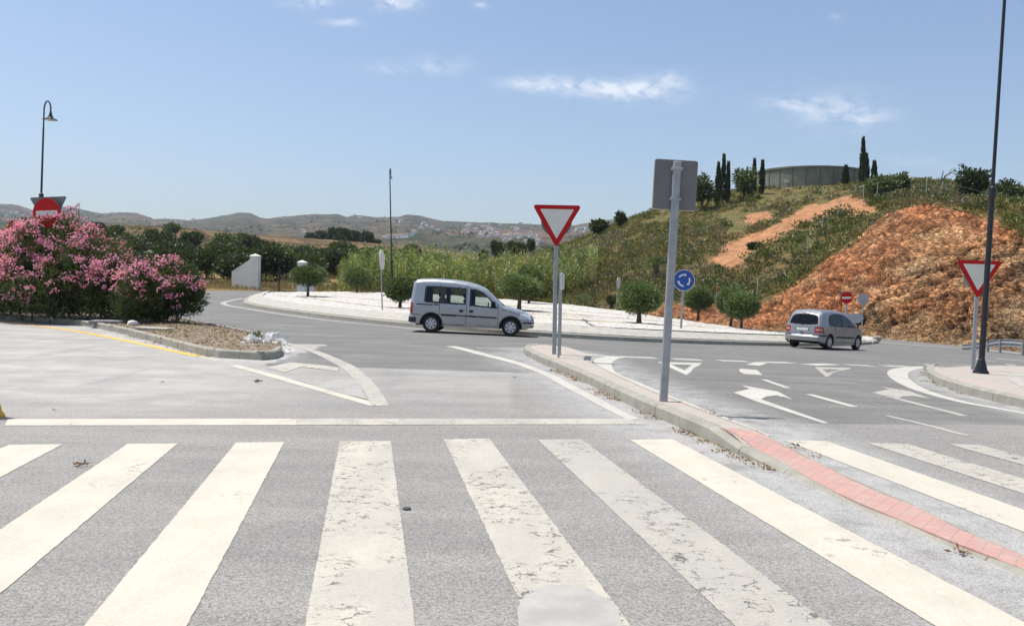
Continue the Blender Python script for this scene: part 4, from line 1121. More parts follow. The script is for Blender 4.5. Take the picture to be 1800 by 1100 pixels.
# ------------------------------------------------------------------ white gateway beyond the road
def pillar(px, Y, wid, h, name, label, wing):
    x = at(px, 497, Y)[0]; z = terrain(x, Y) - .15
    t = empty(name, (x, Y, z), label, 'gate pillar', 'white gateway pillars')
    m = MB(); m.box((-wid / 2, -wid / 2, 0), (wid / 2, wid / 2, h), .02); m.build('shaft', WHITEWASH, t)
    m = MB(); e = wid / 2 + .05; hh = h + .07
    m.box((-e, -e, h + .001), (e, e, hh)); k = len(m.v); m.add([(-e, -e, hh + .001), (e, -e, hh + .001), (e, e, hh + .001), (-e, e, hh + .001), (0, 0, hh + .22)], [(0, 1, 4), (1, 2, 4), (2, 3, 4), (3, 0, 4)]); m.build('cap', WHITEWASH, t)
    s = -1 if wing < 0 else 1
    a = abs(wing); m = MB(); x0, x1 = s * (wid / 2 + .003), s * (wid / 2 + a)
    P = [(x0, 0), (x1, 0), (x1, h * .52), (x0, h * .90)]
    if s < 0: P = P[::-1]
    m.prism(P, -.16, .16)
    q = [(x0, h * .90 + .003), (x1, h * .52 + .003), (x1, h * .52 + .08), (x0, h * .90 + .08)]
    if s > 0: q = q[::-1]
    m.prism(q, -.21, .21); m.build('wing_wall', WHITEWASH, t)
    return t
_s = 85.0 / FPX
pillar(448.5, 85, 15 * _s, 3.35, 'gate_pillar', 'white gate pillar with its sloping wing wall in full view', -33 * _s)
pillar(531, 85, 14 * _s, 3.25, 'gate_pillar', 'white gate pillar partly hidden behind a round olive', 14 * _s)
x0, x1 = at(458, 497, 85)[0], at(524, 497, 85)[0]; z = min(terrain(x0, 85), terrain(x1, 85))
t = empty('metal_gate', ((x0 + x1) / 2, 85, z), 'thin dark barred gate between the two white pillars', 'gate')
w = x1 - x0; m = MB()
for zz in (.25, 2.05): m.box((-w / 2, -.02, zz), (w / 2, .02, zz + .05))
m.cyl((-w / 2 + .03, 0, .2), (-w / 2 + .03, 0, 2.2), .03); m.build('frame', BLACK_PAINT, t)
for k in range(1, 24): m = MB(); m.cyl((-w / 2 + w * k / 24, 0, .2), (-w / 2 + w * k / 24, 0, 2.15), .014, n=6); m.build('bar', BLACK_PAINT, t)
m = MB(); m.box((-.08, -.06, 0), (.04, .06, 2.75)); m.build('post', BLACK_PAINT, t)

# ------------------------------------------------------------------ water tank on the hill
def tank():
    Yc = 136.0; c = at(1420, 325, Yc); rad = 91 / FPX * Yc; zt = at(1420, 290.5, Yc - rad)[2]; zb = terrain(c[0], Yc - rad) - 1.2
    t = empty('water_tank', (c[0], Yc, zb), 'broad grey green water tank crowning the hill', 'water tank'); h = zt - zb
    mt = plain('tank_panels', (.19, .20, .155), .75, 0, .16, .8, dirt=(.14, .145, .115))
    m = MB(); m.lathe([(rad, 0), (rad, h - .28)], 96); m.build('wall', mt, t, smooth=True)
    m = MB(); m.lathe([(rad + .01, h - .28), (rad + .14, h - .27), (rad + .14, h), (rad - .1, h + .02), (rad * .5, h + .35), (.1, h + .5)], 96); m.build('roof', mt, t, smooth=True)
    sm = plain('tank_seam', (.13, .135, .11), .8)
    for k in range(26):
        m = MB(); a = k * 2 * math.pi / 26; x, y = math.cos(a), math.sin(a)
        m.box((-.06, -.03, .0), (.06, .03, h - .3)); v = m.v[-1]; ca, sa = -y, x
        m.v[-1] = np.c_[v[:, 0] * ca + (v[:, 1] + rad + .03) * x, v[:, 0] * sa + (v[:, 1] + rad + .03) * y, v[:, 2]]
        m.build('seam', sm, t)
    q = at(1392, 316, Yc - rad) - np.array([c[0], Yc, zb]); m = MB(); m.box((q[0] - .55, -math.sqrt(rad ** 2 - q[0] ** 2) - .1, q[2] - .22), (q[0] + .5, -math.sqrt(rad ** 2 - q[0] ** 2) + .02, q[2] + .2)); m.build('notice', SIGN_WHITE, t)
tank()

# ------------------------------------------------------------------ crash barrier and wire fence
def barrier():
    P = [at(1690, 611, 43.6), at(1715, 609, 42.6), at(1738, 605, 42), at(1760, 602, 41.3), at(1800, 604.5, 39.4), at(1870, 611, 36.6), at(1960, 622, 33.5)]
    b = P[3].copy(); b[2] = terrain(b[0], b[1]); t = empty('crash_barrier', b, 'low galvanised crash barrier curving along the foot of the cutting', 'crash barrier')
    prof = [(0, -.16), (.05, -.13), (.05, -.07), (0, -.03), (0, .03), (.05, .07), (.05, .13), (0, .16)]
    L = smooth_line(np.array(P), 6); nn = inward(L[:, :2], 1); rows = [np.c_[L[:, 0] - b[0] + nn[:, 0] * a, L[:, 1] - b[1] + nn[:, 1] * a, L[:, 2] - b[2] + zz] for a, zz in prof]
    o = profile_loft('rail', None, rows, GALV, t); so = o.modifiers.new('t', 'SOLIDIFY'); so.thickness = .012
    for q in smooth_line(np.array(P[1:]), 2)[::2]:
        z = terrain(q[0], q[1]) - b[2] - .1; m = MB(); m.box((q[0] - b[0] - .05, q[1] - b[1] + .03, z), (q[0] - b[0] + .05, q[1] - b[1] + .12, q[2] - b[2] + .12)); m.build('post', GALV, t)
barrier()
def wire_fence():
    spots = [(1331, 490, 72), (1419, 432, 83), (1445, 412, 87), (1472, 392, 92), (1517, 357, 100), (1541, 354, 98), (1628, 338, 96), (1748, 385, 75), (1766, 392, 74)]
    P = [at(px, py, Y) for px, py, Y in spots]
    for p in P: p[2] = terrain(p[0], p[1])
    t = empty('wire_fence', P[0], 'wire fence with thin pale posts climbing the hillside', 'fence'); mt = plain('pale_post', (.5, .5, .48), .7)
    for p in P:
        q = p - P[0]; m = MB(); m.cyl((q[0], q[1], q[2] - .2), (q[0] + .05, q[1], q[2] + 2.0), .032, n=8); m.build('post', mt, t)
    for zz in (.7, 1.3, 1.9): m = MB(); m.tube([a - P[0] + [0, 0, zz] for a in P], .006, 4); m.build('wire', GALV, t)
wire_fence()
#PART4
# ------------------------------------------------------------------ foliage
def rdir(n):
    v = rng.normal(size=(n, 3)); return v / np.linalg.norm(v, axis=1)[:, None]

def leaves(C, A, L, Wd, col, droop=0.0):
    """one small bent blade per point: C place, A long direction, L length, Wd width"""
    n = len(C); A = A / (np.linalg.norm(A, axis=1)[:, None] + 1e-9); S = np.cross(A, rdir(n)); S /= np.linalg.norm(S, axis=1)[:, None] + 1e-9
    L = np.broadcast_to(L, (n,))[:, None]; Wd = np.broadcast_to(Wd, (n,))[:, None]
    mid = C + A * L * .5; tip = C + A * L - np.array([0, 0, 1.]) * L * droop
    V = np.stack([C, mid + S * Wd * .5, tip, mid - S * Wd * .5], 1).reshape(-1, 3)
    F = np.arange(n * 4).reshape(n, 4); return V, F, np.repeat(col, 4, axis=0)

def join(parts):
    V, F, Cc = [], [], []; k = 0
    for v, f, c in parts: V.append(v); F.append(f + k); Cc.append(c); k += len(v)
    return np.concatenate(V), np.concatenate(F), np.concatenate(Cc)

def tint(base, n, var=.25, hue=.12):
    base = np.asarray(base, float); k = 1 + (rng.random((n, 1)) - .5) * 2 * var
    return np.clip(base * k * (1 + (rng.random((n, 3)) - .5) * 2 * hue), .002, 1)

def blob_points(blobs, n, shell=.55, lump=.5, lumpk=1.0, hole=.0, seed=0):
    """points through a crown made of ellipsoids, more near its skin, with lumps and gaps"""
    B = np.asarray(blobs, float); w = (B[:, 3] * B[:, 4] * B[:, 5]) ** .67; w /= w.sum(); out = []; nor = []
    need = n
    while need > 0:
        m = int(need * 1.8) + 50; k = rng.choice(len(B), m, p=w); d = rdir(m); r = shell + (1 - shell) * rng.random(m) ** .6
        r *= 1 + lump * (vnoise(d * 2.3 * lumpk + B[k, :3] * 1.7 + seed, seed) - .55) + .12 * (vnoise(d * 7 * lumpk + seed, seed + 3) - .5)
        P = B[k, :3] + d * r[:, None] * B[k, 3:6]
        ok = fbm(P * 1.9 / max(.3, B[:, 3:6].mean()) + seed * 3.1, 2, seed + 5) > hole
        out.append(P[ok]); nor.append(d[ok]); need -= int(ok.sum())
    P = np.concatenate(out)[:n]; N = np.concatenate(nor)[:n]; return P, N

def crown(blobs, n, L, Wd, cols, shell=.55, lump=.5, hole=.3, seed=0, up=.35, out=.7, lumpk=1.0, clump=1):
    """clump > 1: each point carries a little spray of leaves"""
    P, N = blob_points(blobs, max(1, n // clump), shell, lump, lumpk, hole, seed)
    cl = cols[0] * np.ones((len(P), 3)); cl = np.asarray(cols)[rng.integers(0, len(cols), len(P))]
    cl = cl * (.72 + .6 * vnoise(P * 1.3 + seed, seed + 9))[:, None]
    if clump > 1:
        P = np.repeat(P, clump, 0) + rng.normal(size=(len(P) * clump, 3)) * L * .45; N = np.repeat(N, clump, 0); cl = np.repeat(cl, clump, 0)
    A = N * out + rdir(len(P)) * .8 + np.array([0, 0, up])
    return leaves(P, A, L * (.6 + .8 * rng.random(len(P))), Wd * (.7 + .6 * rng.random(len(P))), cl * (1 + (rng.random((len(P), 1)) - .5) * .5))

def limbs(m, base, tops, r, bend=.15, n=6):
    for t in tops:
        b = np.asarray(base, float); t = np.asarray(t, float); k = np.linspace(0, 1, 7)[:, None]
        P = b + (t - b) * k + np.sin(k * math.pi) * rng.normal(size=3) * bend * np.linalg.norm(t - b) * .5
        m.tube(P, r * (1 - .75 * k[:, 0]), n)

OLIVE_C = [(.11, .165, .05), (.15, .21, .075), (.07, .112, .032), (.19, .24, .11)]
DARK_C = [(.03, .052, .016), (.045, .068, .02), (.024, .042, .014), (.065, .085, .028)]
MID_C = [(.06, .085, .022), (.085, .11, .03), (.045, .07, .018)]
CYP_C = [(.034, .055, .024), (.048, .072, .03), (.026, .044, .02)]

def tree(name, label, group, base, blobs, n, L, Wd, cols, trunk, bark=BARK, hole=.3, shell=.5, lump=.55, clump=1, up=.3, seed=None, forks=5):
    """base point; blobs in local metres; trunk = (radius, height of the fork)"""
    seed = int(rng.integers(1, 999)) if seed is None else seed
    t = empty(name, base, label, name.replace('_', ' ').split()[-1] if name.split('_')[-1] in ('tree', 'bush', 'shrub') else 'tree', group)
    V, F, c = crown(blobs, n, L, Wd, cols, shell, lump, hole, seed, up, clump=clump)
    link('crown', fast_mesh('crown', V, F, [LEAF], c, smooth=False), t)
    m = MB(); r, hf = trunk; lean = rng.normal(size=2) * .06 * hf
    m.tube([(0, 0, -.15), (lean[0] * .3, lean[1] * .3, hf * .4), (lean[0], lean[1], hf)], [r * 1.35, r, r * .82], 8)
    B = np.asarray(blobs, float); tops = []
    for k in range(forks):
        q = B[k % len(B)]; tops.append(q[:3] + rdir(1)[0] * q[3:6] * .55)
    limbs(m, (lean[0], lean[1], hf * .96), tops, r * .6)
    m.build('trunk', bark, t, smooth=True, sharp=60)
    return t

# clipped olives on the roundabout
_lab = ['round clipped olive in front of the second white gate pillar', 'small olive at the back of the gravel left of the edge on sign', 'small clipped olive on gravel just behind the van', 'dark olive half hidden behind the rear of the van',
        'broad forked olive on gravel right of the van bonnet', 'olive standing behind the broad forked olive', 'large square clipped olive left of the leaning sign pole', 'slim olive behind the blue roundabout sign',
        'front olive of the pair nearest the people carrier', 'rear olive of the pair nearest the people carrier']
for (px, pyb, pyt, wpx, kind), p, lb in zip(OLIVES, TREE_SPOTS, _lab):
    s = p[1] / FPX; h = (pyb - pyt) * s; wd = wpx * s / 2; tr = h * (.34 if px in (541, 912) else .24)
    wd *= 1.13
    ch = (h - tr) / 2; cz = tr + ch
    bl = [(0, 0, cz, wd * .95, wd * .95, ch * 1.0)] + [(math.cos(a) * wd * .4, math.sin(a) * wd * .4, cz + (rng.random() - .45) * ch * .5, wd * .6, wd * .6, ch * .68) for a in np.arange(5) * 1.26 + rng.random()]
    cols = [tuple(v * (.72 if px in (541, 703) else 1) for v in c_) for c_ in OLIVE_C] if kind != 2 else DARK_C
    t = tree('olive_tree', lb, 'clipped olives on the roundabout', p, bl, 14000, .13, .05, cols, (.085 + .03 * (wpx > 60), tr * 1.05), BARK, hole=.08, shell=.55, lump=.28, up=.5, clump=3)

def spiky(name, label, base, r, n, cols, rise=.5, group=None, wd=.05, trunk=None, kind='plant', droop=.25, h0=0):
    t = empty(name, base, label, kind, group); V = []; F = []; Cc = []; k = 0
    for i in range(n):
        a = rng.random() * 6.283; el = rng.uniform(-.15, 1.35) if rise < 1 else rng.uniform(-.5, 1.3); ln = r * rng.uniform(.75, 1.1)
        d = np.array([math.cos(a) * math.cos(el), math.sin(a) * math.cos(el), math.sin(el)]); s = np.cross(d, [0, 0, 1.]); s /= np.linalg.norm(s) + 1e-9
        q = np.linspace(0, 1, 9)[:, None]; mid = d * ln * q - np.array([0, 0, 1.]) * droop * ln * q ** 2 + np.array([0, 0, h0])
        for j in range(1, 9):                       # leaflets either side of the rib
            for sg in (-1, 1):
                for jj in (0, .5):
                    c0 = mid[j] * (1 - jj) + mid[j - 1] * jj; lw = wd * 4.2 * math.sin(math.pi * (.12 + .8 * j / 9)) + .02
                    A = s * sg * .8 + d * .8 - np.array([0, 0, .25]); A /= np.linalg.norm(A); tip = c0 + A * lw; ww = d * wd * .32
                    V += [c0 - ww, c0 + ww, tip, tip - ww * .3]; F.append((k, k + 1, k + 2, k + 3)); k += 4
                    Cc += [cols[rng.integers(len(cols))]] * 4
    link('fronds', fast_mesh('fronds', np.array(V), np.array(F), [LEAF], np.array(Cc) * 1.0, smooth=False), t)
    m = MB()
    if trunk: m.tube([(0, 0, -.2), (.03, 0, h0 * .5), (0, 0, h0 + .05)], [trunk * 1.15, trunk, trunk * 1.2], 10)
    else: m.lathe([(.16, -.05), (.17, .1), (.05, .25)], 10)
    m.build('trunk', BARK, t, smooth=True)
    return t
p = island_at(1075, 541); p[1] += .0
spiky('cycad', 'dark spiky rosette plant between the edge on sign and square olive', p, .95, 70, [(.03, .055, .014), (.045, .07, .02)], .5, droop=.3, h0=.25, wd=.05)
p = at(1152, 512, 80); p[2] = terrain(p[0], 80); hp = at(1152, 468, 80)[2] - p[2]
t = spiky('palm_tree', 'small palm with a thick trunk low on the green slope', p, 1.75, 34, [(.08, .12, .04), (.12, .16, .06), (.06, .095, .03), (.19, .2, .1)], 1.2, droop=.35, h0=hp, wd=.1, trunk=.26, kind='tree')
p = island_at(1029, 531); tree('low_shrub', 'low grey green shrub on the far gravel edge', None, p, [(0, 0, .35, .5, .5, .4)], 700, .1, .035, OLIVE_C, (.03, .15), hole=.2)

# oleanders in the planter
def oleander(name, label, blobs, n, nf, base, flower_bias=0):
    t = empty(name, base, label, 'shrub', 'pink oleanders in the planter'); bl = [(b[0] - base[0], b[1] - base[1], b[2] - base[2], *b[3:]) for b in blobs]
    P, N = blob_points(bl, n // 6, .35, .45, 1.2, .3, 3)
    keep = P[:, 2] > .12; P, N = P[keep], N[keep]
    P = np.repeat(P, 6, 0) + rng.normal(size=(len(P) * 6, 3)) * .05; N = np.repeat(N, 6, 0)
    cl = np.array([(.055, .085, .024), (.07, .11, .03), (.10, .145, .048), (.042, .068, .02)])[rng.integers(0, 4, len(P))] * (.65 + .7 * vnoise(P * 1.4, 8))[:, None]
    A = N * .5 + rdir(len(P)) * .55 + np.array([0, 0, .75])
    V, F, c = leaves(P, A, .12 + .09 * rng.random(len(P)), .026 + .012 * rng.random(len(P)), cl, .12)
    link('foliage', fast_mesh('foliage', V, F, [LEAF], c, smooth=False), t)
    # flower heads: trusses of small five-petalled flowers on the sunny skin
    Q, NQ = blob_points(bl, nf * 3, .93, .5, 1.2, .3, 3)
    s = sstep(.3, 1.6, Q[:, 2]) * (.35 + .65 * sstep(-.3, .6, NQ[:, 2])) * sstep(.34, .52, vnoise(Q * 1.1 + 4, 2)) * (.5 + .5 * sstep(.3, -.5, NQ[:, 1]))
    k = rng.random(len(Q)) < s; Q, NQ = Q[k][:nf], NQ[k][:nf]
    m = 15; C = np.repeat(Q, m, 0) + rng.normal(size=(len(Q) * m, 3)) * np.array([.085, .085, .06]) + np.repeat(NQ, m, 0) * .05
    D = np.repeat(NQ, m, 0) * .6 + rdir(len(C)) * .7 + np.array([0, -.1, .4]); D /= np.linalg.norm(D, axis=1)[:, None]
    x = np.cross(D, rdir(len(D))); x /= np.linalg.norm(x, axis=1)[:, None]; y = np.cross(D, x); parts = []
    hc = np.repeat(tint((.74, .27, .42), len(Q), .18, .12), m, 0); hc = hc * (.8 + .45 * rng.random((len(C), 1))); pale = rng.random(len(C)) < .38; hc[pale] = hc[pale] * .5 + np.array([.42, .3, .34])
    for a in range(5):
        an = a * 1.2566; dd = x * math.cos(an) + y * math.sin(an); ss = -x * math.sin(an) + y * math.cos(an); r = .027
        Vv = np.stack([C, C + dd * r * .8 + ss * r * .5, C + dd * r * 1.25 + D * r * .25, C + dd * r * .8 - ss * r * .5], 1).reshape(-1, 3)
        parts.append((Vv, np.arange(len(Vv)).reshape(-1, 4), np.repeat(hc, 4, 0)))
    V, F, c = join(parts); link('flowers', fast_mesh('flowers', V, F, [FLOWER], c, smooth=False), t)
    m_ = MB()
    for k in range(16):
        b = bl[k % len(bl)]; f = np.array([b[0] * .75 + rng.normal() * .15, b[1] * .75 + rng.normal() * .15, -.1]); limbs(m_, f, [np.array(b[:3]) + rdir(1)[0] * np.array(b[3:6]) * .6], .03, .2)
    m_.build('stems', BARK_GREY, t, smooth=True, sharp=60)
    return t

def blobpx(px, py, Y, rx, ry, rz):
    q = at(px, py, Y); s = Y / FPX; return (q[0], q[1], q[2], rx * s, ry, rz * s)
oleander('oleander', 'great pink flowering oleander around the no entry sign',
         [blobpx(100, 450, 28.4, 85, 1.3, 76), blobpx(40, 480, 28.8, 80, 1.3, 72), blobpx(170, 475, 28, 65, 1.2, 62), blobpx(-60, 480, 29.5, 80, 1.4, 74), blobpx(90, 505, 27.6, 95, 1.0, 55), blobpx(205, 500, 27.6, 45, .9, 50), blobpx(30, 530, 28.6, 55, 1.0, 34), blobpx(120, 535, 28, 55, .9, 32), blobpx(190, 535, 27.6, 45, .9, 32), blobpx(-60, 520, 29.4, 60, 1.0, 36)],
         78000, 1150, (at(100, 560, 28.4)[0], 28.4, .12))
oleander('oleander', 'smaller pink flowering oleander at the end of the row',
         [blobpx(285, 500, 26.2, 62, 1.0, 47), blobpx(262, 515, 26.0, 52, .9, 50), blobpx(320, 522, 26.2, 38, .8, 38), blobpx(275, 540, 26.2, 45, .8, 26), blobpx(240, 535, 26.6, 40, .8, 32)], 28000, 300, (at(292, 566, 26.2)[0], 26.2, .12))

# canes beyond the roundabout
def canes():
    P = []; 
    for k in range(2500):
        px = rng.uniform(596, 1045); Y = rng.uniform(84, 100); x = at(px, 505, Y)[0]; P.append((x, Y, px))
    P = np.array(P); z = terrain0(P[:, 0], P[:, 1]); parts = []
    top = np.interp(P[:, 2], [596, 620, 660, 720, 780, 830, 880, 940, 1000, 1045], [2.7, 3.5, 3.6, 3.9, 3.5, 3.1, 3.0, 3.0, 2.7, 2.0]) * rng.uniform(.72, 1.1, len(P)) * (.6 + .75 * vnoise(P * .3, 4))
    base = np.c_[P[:, :2], z]
    m = 14
    for j in range(m):
        f = (j + .6 + rng.random(len(P)) * .5) / m; az = rng.random(len(P)) * 6.283 
        C = base + np.c_[rng.normal(size=(len(P), 2)) * .06, top * (.25 + .75 * f)]
        A = np.c_[np.cos(az) * .75, np.sin(az) * .75, np.full(len(P), 1.0)]
        yel = (vnoise(P * .22, 6) > .5)[:, None]
        hue = sstep(.35, .65, fbm(P * .12, 3, 8))[:, None]; cl = np.where(yel, np.array([.31, .345, .10]), np.array([.2, .29, .072])) * (1 - hue * .4) * rng.uniform(.55, 1.5, (len(P), 1))
        dry = rng.random(len(P)) < np.interp(P[:, 2], [600, 850, 1000], [.06, .14, .3]); cl[dry] = np.array([.3, .26, .14]) * rng.uniform(.7, 1.2, (dry.sum(), 1))
        parts.append(leaves(C, A, rng.uniform(.55, .95, len(P)), rng.uniform(.06, .105, len(P)), cl, .3))
    st = base + np.array([0, 0, 0]); parts.append(leaves(st, np.c_[rng.normal(size=(len(P), 2)) * .06, np.ones(len(P))], top * .98, .05, np.tile((.13, .15, .05), (len(P), 1))))
    V, F, c = join(parts); tag(link('cane_thicket', fast_mesh('cane_thicket', V, F, [LEAF], c, smooth=False)), kind='stuff')
canes()

# rough grass on the flats
def grass():
    n = 5200; px = rng.uniform(-150, 1100, n); Y = rng.uniform(79.5, 103, n); x = np.array([at(a, 505, b)[0] for a, b in zip(px, Y)])
    e = np.hypot(x - HUB[0], Y - HUB[1]) - bound_r(np.arctan2(x - HUB[0], Y - HUB[1])); k = e > .4; x, Y, px = x[k], Y[k], px[k]; z = terrain0(x, Y); parts = []
    h = rng.uniform(.25, .7, len(x)) * (.5 + vnoise(np.c_[x, Y, x * 0] * .3, 2))
    for j in range(7):
        cl = np.where((vnoise(np.c_[x, Y, x * 0] * .25, 5) > .56)[:, None], np.array([.19, .17, .065]), np.array([.33, .255, .125])) * rng.uniform(.6, 1.2, (len(x), 1))
        parts.append(leaves(np.c_[x, Y, z] + np.c_[rng.normal(size=(len(x), 2)) * .16, z * 0 - .02], np.c_[rng.normal(size=(len(x), 2)) * .35, np.ones(len(x))], h * rng.uniform(.7, 1.4, len(x)), .06, cl, .1))
    V, F, c = join(parts); tag(link('dry_grass', fast_mesh('dry_grass', V, F, [LEAF], c, smooth=False)), kind='stuff')
grass()

# scrub over the hillside and the left ridge
def scrub():
    n = 14500; px = np.r_[rng.uniform(930, 2000, n), rng.uniform(-150, 960, 3600)]; Y = np.r_[50 + 115 * rng.random(n) ** 1.15, rng.uniform(104, 262, 3600)]
    x = (px - 900) / FPX * Y * 1.0; z = terrain0(x, Y); P = np.c_[x, Y, z]
    cut, path, ppx, ppy = zones(P); e = np.hypot(x - HUB[0], Y - HUB[1]) - bound_r(np.arctan2(x - HUB[0], Y - HUB[1]))
    den = fbm(P / 7, 3, 31); ok = ~cut & ~path & (e > 1.5) & (den > np.where(ppx < 930, .44, .27))
    right_low = ((ppx > 1110) & (Y < 73) & (ppy > 530)) | ((ppx > 1335) & (ppx < 1500) & (Y > 112) & (Y < 128) & (rng.random(len(x)) < .8)); ok &= ~right_low
    tankc = at(1420, 325, 136.0); ok &= np.hypot(x - tankc[0], Y - 136) > 9.5
    bare = (ppx > 700) & (ppx < 935) & (Y > 118); ok &= ~(bare & (rng.random(len(x)) < .75))
    P, den, ppx, ppy = P[ok], den[ok], ppx[ok], ppy[ok]; nb = len(P); k = 46
    r = (.38 + .75 * rng.random(nb) ** 2) * np.where(ppx < 930, 1.5, 1.0) * np.where(P[:, 1] > 118, .85, 1)
    d = rdir(nb * k); d[:, 2] = np.abs(d[:, 2]); rr = np.repeat(r, k)[:, None] * (.55 + .5 * rng.random((nb * k, 1)))
    C = np.repeat(P, k, 0) + d * rr * np.array([1, 1, .8]) - np.array([0, 0, .1])
    kinds = np.array([(.145, .155, .042), (.105, .125, .032), (.07, .092, .026), (.175, .165, .055), (.19, .145, .075), (.165, .145, .1)])
    pk = rng.random(nb) + (fbm(P / 11, 3, 51) - .5) * 1.6; idx = np.clip((pk * 6).astype(int), 0, 5)
    dk = inside(ppx, ppy, [(1300, 560), (1560, 360), (1620, 340), (1560, 330), (1300, 470), (1180, 520)]) & (rng.random(nb) < .75); kinds = kinds * 1.15; idx[dk] = np.where(rng.random(dk.sum()) < .7, 2, 1)
    cl = np.repeat(kinds[idx] * (.75 + .5 * rng.random((nb, 1))), k, 0) * (.7 + .6 * rng.random((nb * k, 1)))
    V, F, c = leaves(C, d * .7 + rdir(nb * k) * .6 + np.array([0, 0, .4]), (.12 + .16 * np.repeat(r, k)) * rng.uniform(.7, 1.4, nb * k), (.06 + .1 * np.repeat(r, k)) * rng.uniform(.7, 1.3, nb * k), cl)
    tag(link('hillside_scrub', fast_mesh('hillside_scrub', V, F, [LEAF], c, smooth=False)), kind='stuff')
scrub()

# trees of the wood on the left: a few grown once, then copied
def wood():
    protos = []
    for k, (cols, n) in enumerate([(DARK_C, 2000), (MID_C, 2000), (DARK_C + MID_C, 1800), (MID_C + OLIVE_C, 1600)]):
        bl = [(0, 0, 2.6, 1.9, 1.9, 1.5)] + [(math.cos(a) * 1.25, math.sin(a) * 1.25, 2.2 + rng.random() * 1.1, 1.15, 1.15, .95) for a in np.arange(6) * 1.05 + rng.random()]
        protos.append((bl, cols, n))
    spots = []
    for k in range(125):
        px = rng.uniform(-60, 655); t_ = rng.random(); Y = 106 + 92 * t_ ** 1.2
        if px > 480 and Y > 160 and rng.random() < .7: continue
        spots.append((px, Y, rng.uniform(.65, 1.2)))
    spots += [(px, Y, s) for px, Y, s in [(200, 215, 1.2), (265, 225, .9), (300, 232, 1.1), (170, 235, 1.0), (345, 228, .8), (420, 215, 1.0), (150, 150, 1.2), (640, 125, .8), (655, 135, .9), (690, 130, .9), (720, 135, 1), (590, 118, .9), (520, 112, 1)]]
    grp = 'trees of the wood beyond the flats'; labs = ['dense dark evergreen tree of the wood left of the roundabout', 'mid green bushy tree of the wood left of the roundabout', 'dark mixed green tree of the wood left of the roundabout', 'pale olive green tree of the wood left of the roundabout']
    made = {}
    for i, (px, Y, s) in enumerate(spots):
        k = i % 4; x = (px - 900) / FPX * Y; z = terrain(x, Y) - .3; bl, cols, n = protos[k]
        if k not in made: t = tree('evergreen_tree', labs[k], grp, (x, Y, z), bl, n, .5, .24, cols, (.16, 1.2), hole=.28, shell=.35, lump=.6); made[k] = t
        else: t = copy_tree(made[k]); t.location = (x, Y, z)
        t.scale = (s * rng.uniform(.9, 1.15), s * rng.uniform(.9, 1.15), s * rng.uniform(.85, 1.1)); t.rotation_euler.z = rng.random() * 6.28
    # the dark grove further off and lone trees in the middle distance
    g = None
    for (px, py, Y, wpx, hpx) in [(548, 424, 318, 26, 26), (566, 425, 322, 30, 32), (586, 424, 320, 28, 36), (606, 425, 318, 30, 34), (626, 425, 322, 28, 33), (645, 426, 318, 26, 30), (660, 427, 322, 24, 20), (597, 428, 312, 24, 20)]:
        x = at(px, py, Y)[0]; s = Y / FPX
        if g is None: g = tree('pine_tree', 'dark pine of the far grove above the wood', 'pines of the far grove', (x, Y, 0), protos[0][0], 900, .7, .36, DARK_C, (.16, 1.2), hole=.25, shell=.4); t = g
        else: t = copy_tree(g)
        t.location = (x, Y, terrain(x, Y) - 1.0); t.scale = (wpx * s / 5, wpx * s / 5, hpx * s / 4); t.rotation_euler.z = rng.random() * 6
    solo = None
    for (px, py, Y, wpx, hpx, lb) in [(874, 452, 160, 26, 32, 'round dark tree standing alone right above the van bonnet'), (849, 462, 150, 18, 26, 'slim dark tree left of the round dark tree'), (906, 460, 150, 40, 30, 'broad olive green tree right of the round dark tree'),
                                      (933, 448, 175, 16, 24, 'small upright tree left of the give way triangle'), (825, 468, 140, 26, 26, 'grey green bushy tree above the van roof'), (918, 437, 185, 10, 12, 'tiny tree in the bare field by the give way triangle'), (725, 452, 200, 34, 22, 'low olive green tree right of the thin lamp'), (770, 448, 205, 18, 10, 'tiny tree in the brown field above the van')]:
        x = at(px, py, Y)[0]; s = Y / FPX
        if solo is None: t = solo = tree('field_tree', lb, 'lone trees in the middle distance', (x, Y, 0), protos[2][0], 1500, .6, .3, DARK_C + MID_C, (.16, 1.2), hole=.25, shell=.4)
        else: t = copy_tree(solo); t['label'] = lb
        t.location = (x, Y, terrain(x, Y) - .5); t.scale = (wpx * s / 5, wpx * s / 5, (hpx * s + .5) / 4.1); t.rotation_euler.z = rng.random() * 6
wood()

# trees on the hill
def hill_tree(name, label, px, pyt, pyb, wpx, Y, cols, n=1400, L=.5, Wd=.2, sink=.3, group='trees along the hilltop', hole=.28, fork=.25):
    x = at(px, pyb, Y)[0]; z = terrain(x, Y) - sink; s = Y / FPX; top = at(px, pyt, Y)[2]; h = top - z; w = wpx * s / 2
    bl = [(0, 0, h * .62, w * .8, w * .8, h * .34)] + [(math.cos(a) * w * .5, math.sin(a) * w * .5, h * (.45 + .3 * rng.random()), w * .52, w * .52, h * .24) for a in np.arange(5) * 1.26 + rng.random()]
    return tree(name, label, group, (x, Y, z), bl, n, L, Wd, cols, (.05 * h ** .5 + .05, h * fork), hole=hole, shell=.35, lump=.6)
hill_tree('evergreen_tree', 'leafy green tree right behind the big grey sign back', 1234, 306, 372, 46, 118, MID_C, 1500)
hill_tree('evergreen_tree', 'round olive tree left of the water tank', 1309, 296, 350, 44, 120, OLIVE_C + MID_C, 1700)
hill_tree('evergreen_tree', 'low spreading tree below the right end of the tank', 1548, 310, 362, 64, 101, OLIVE_C + MID_C, 1900)
hill_tree('evergreen_tree', 'small bushy tree right of the low spreading tree', 1580, 306, 352, 36, 104, DARK_C + OLIVE_C, 1100)
hill_tree('evergreen_tree', 'big dark tree left of the black lamp post above the cutting', 1709, 291, 365, 62, 86, DARK_C, 2600, .34, .17)
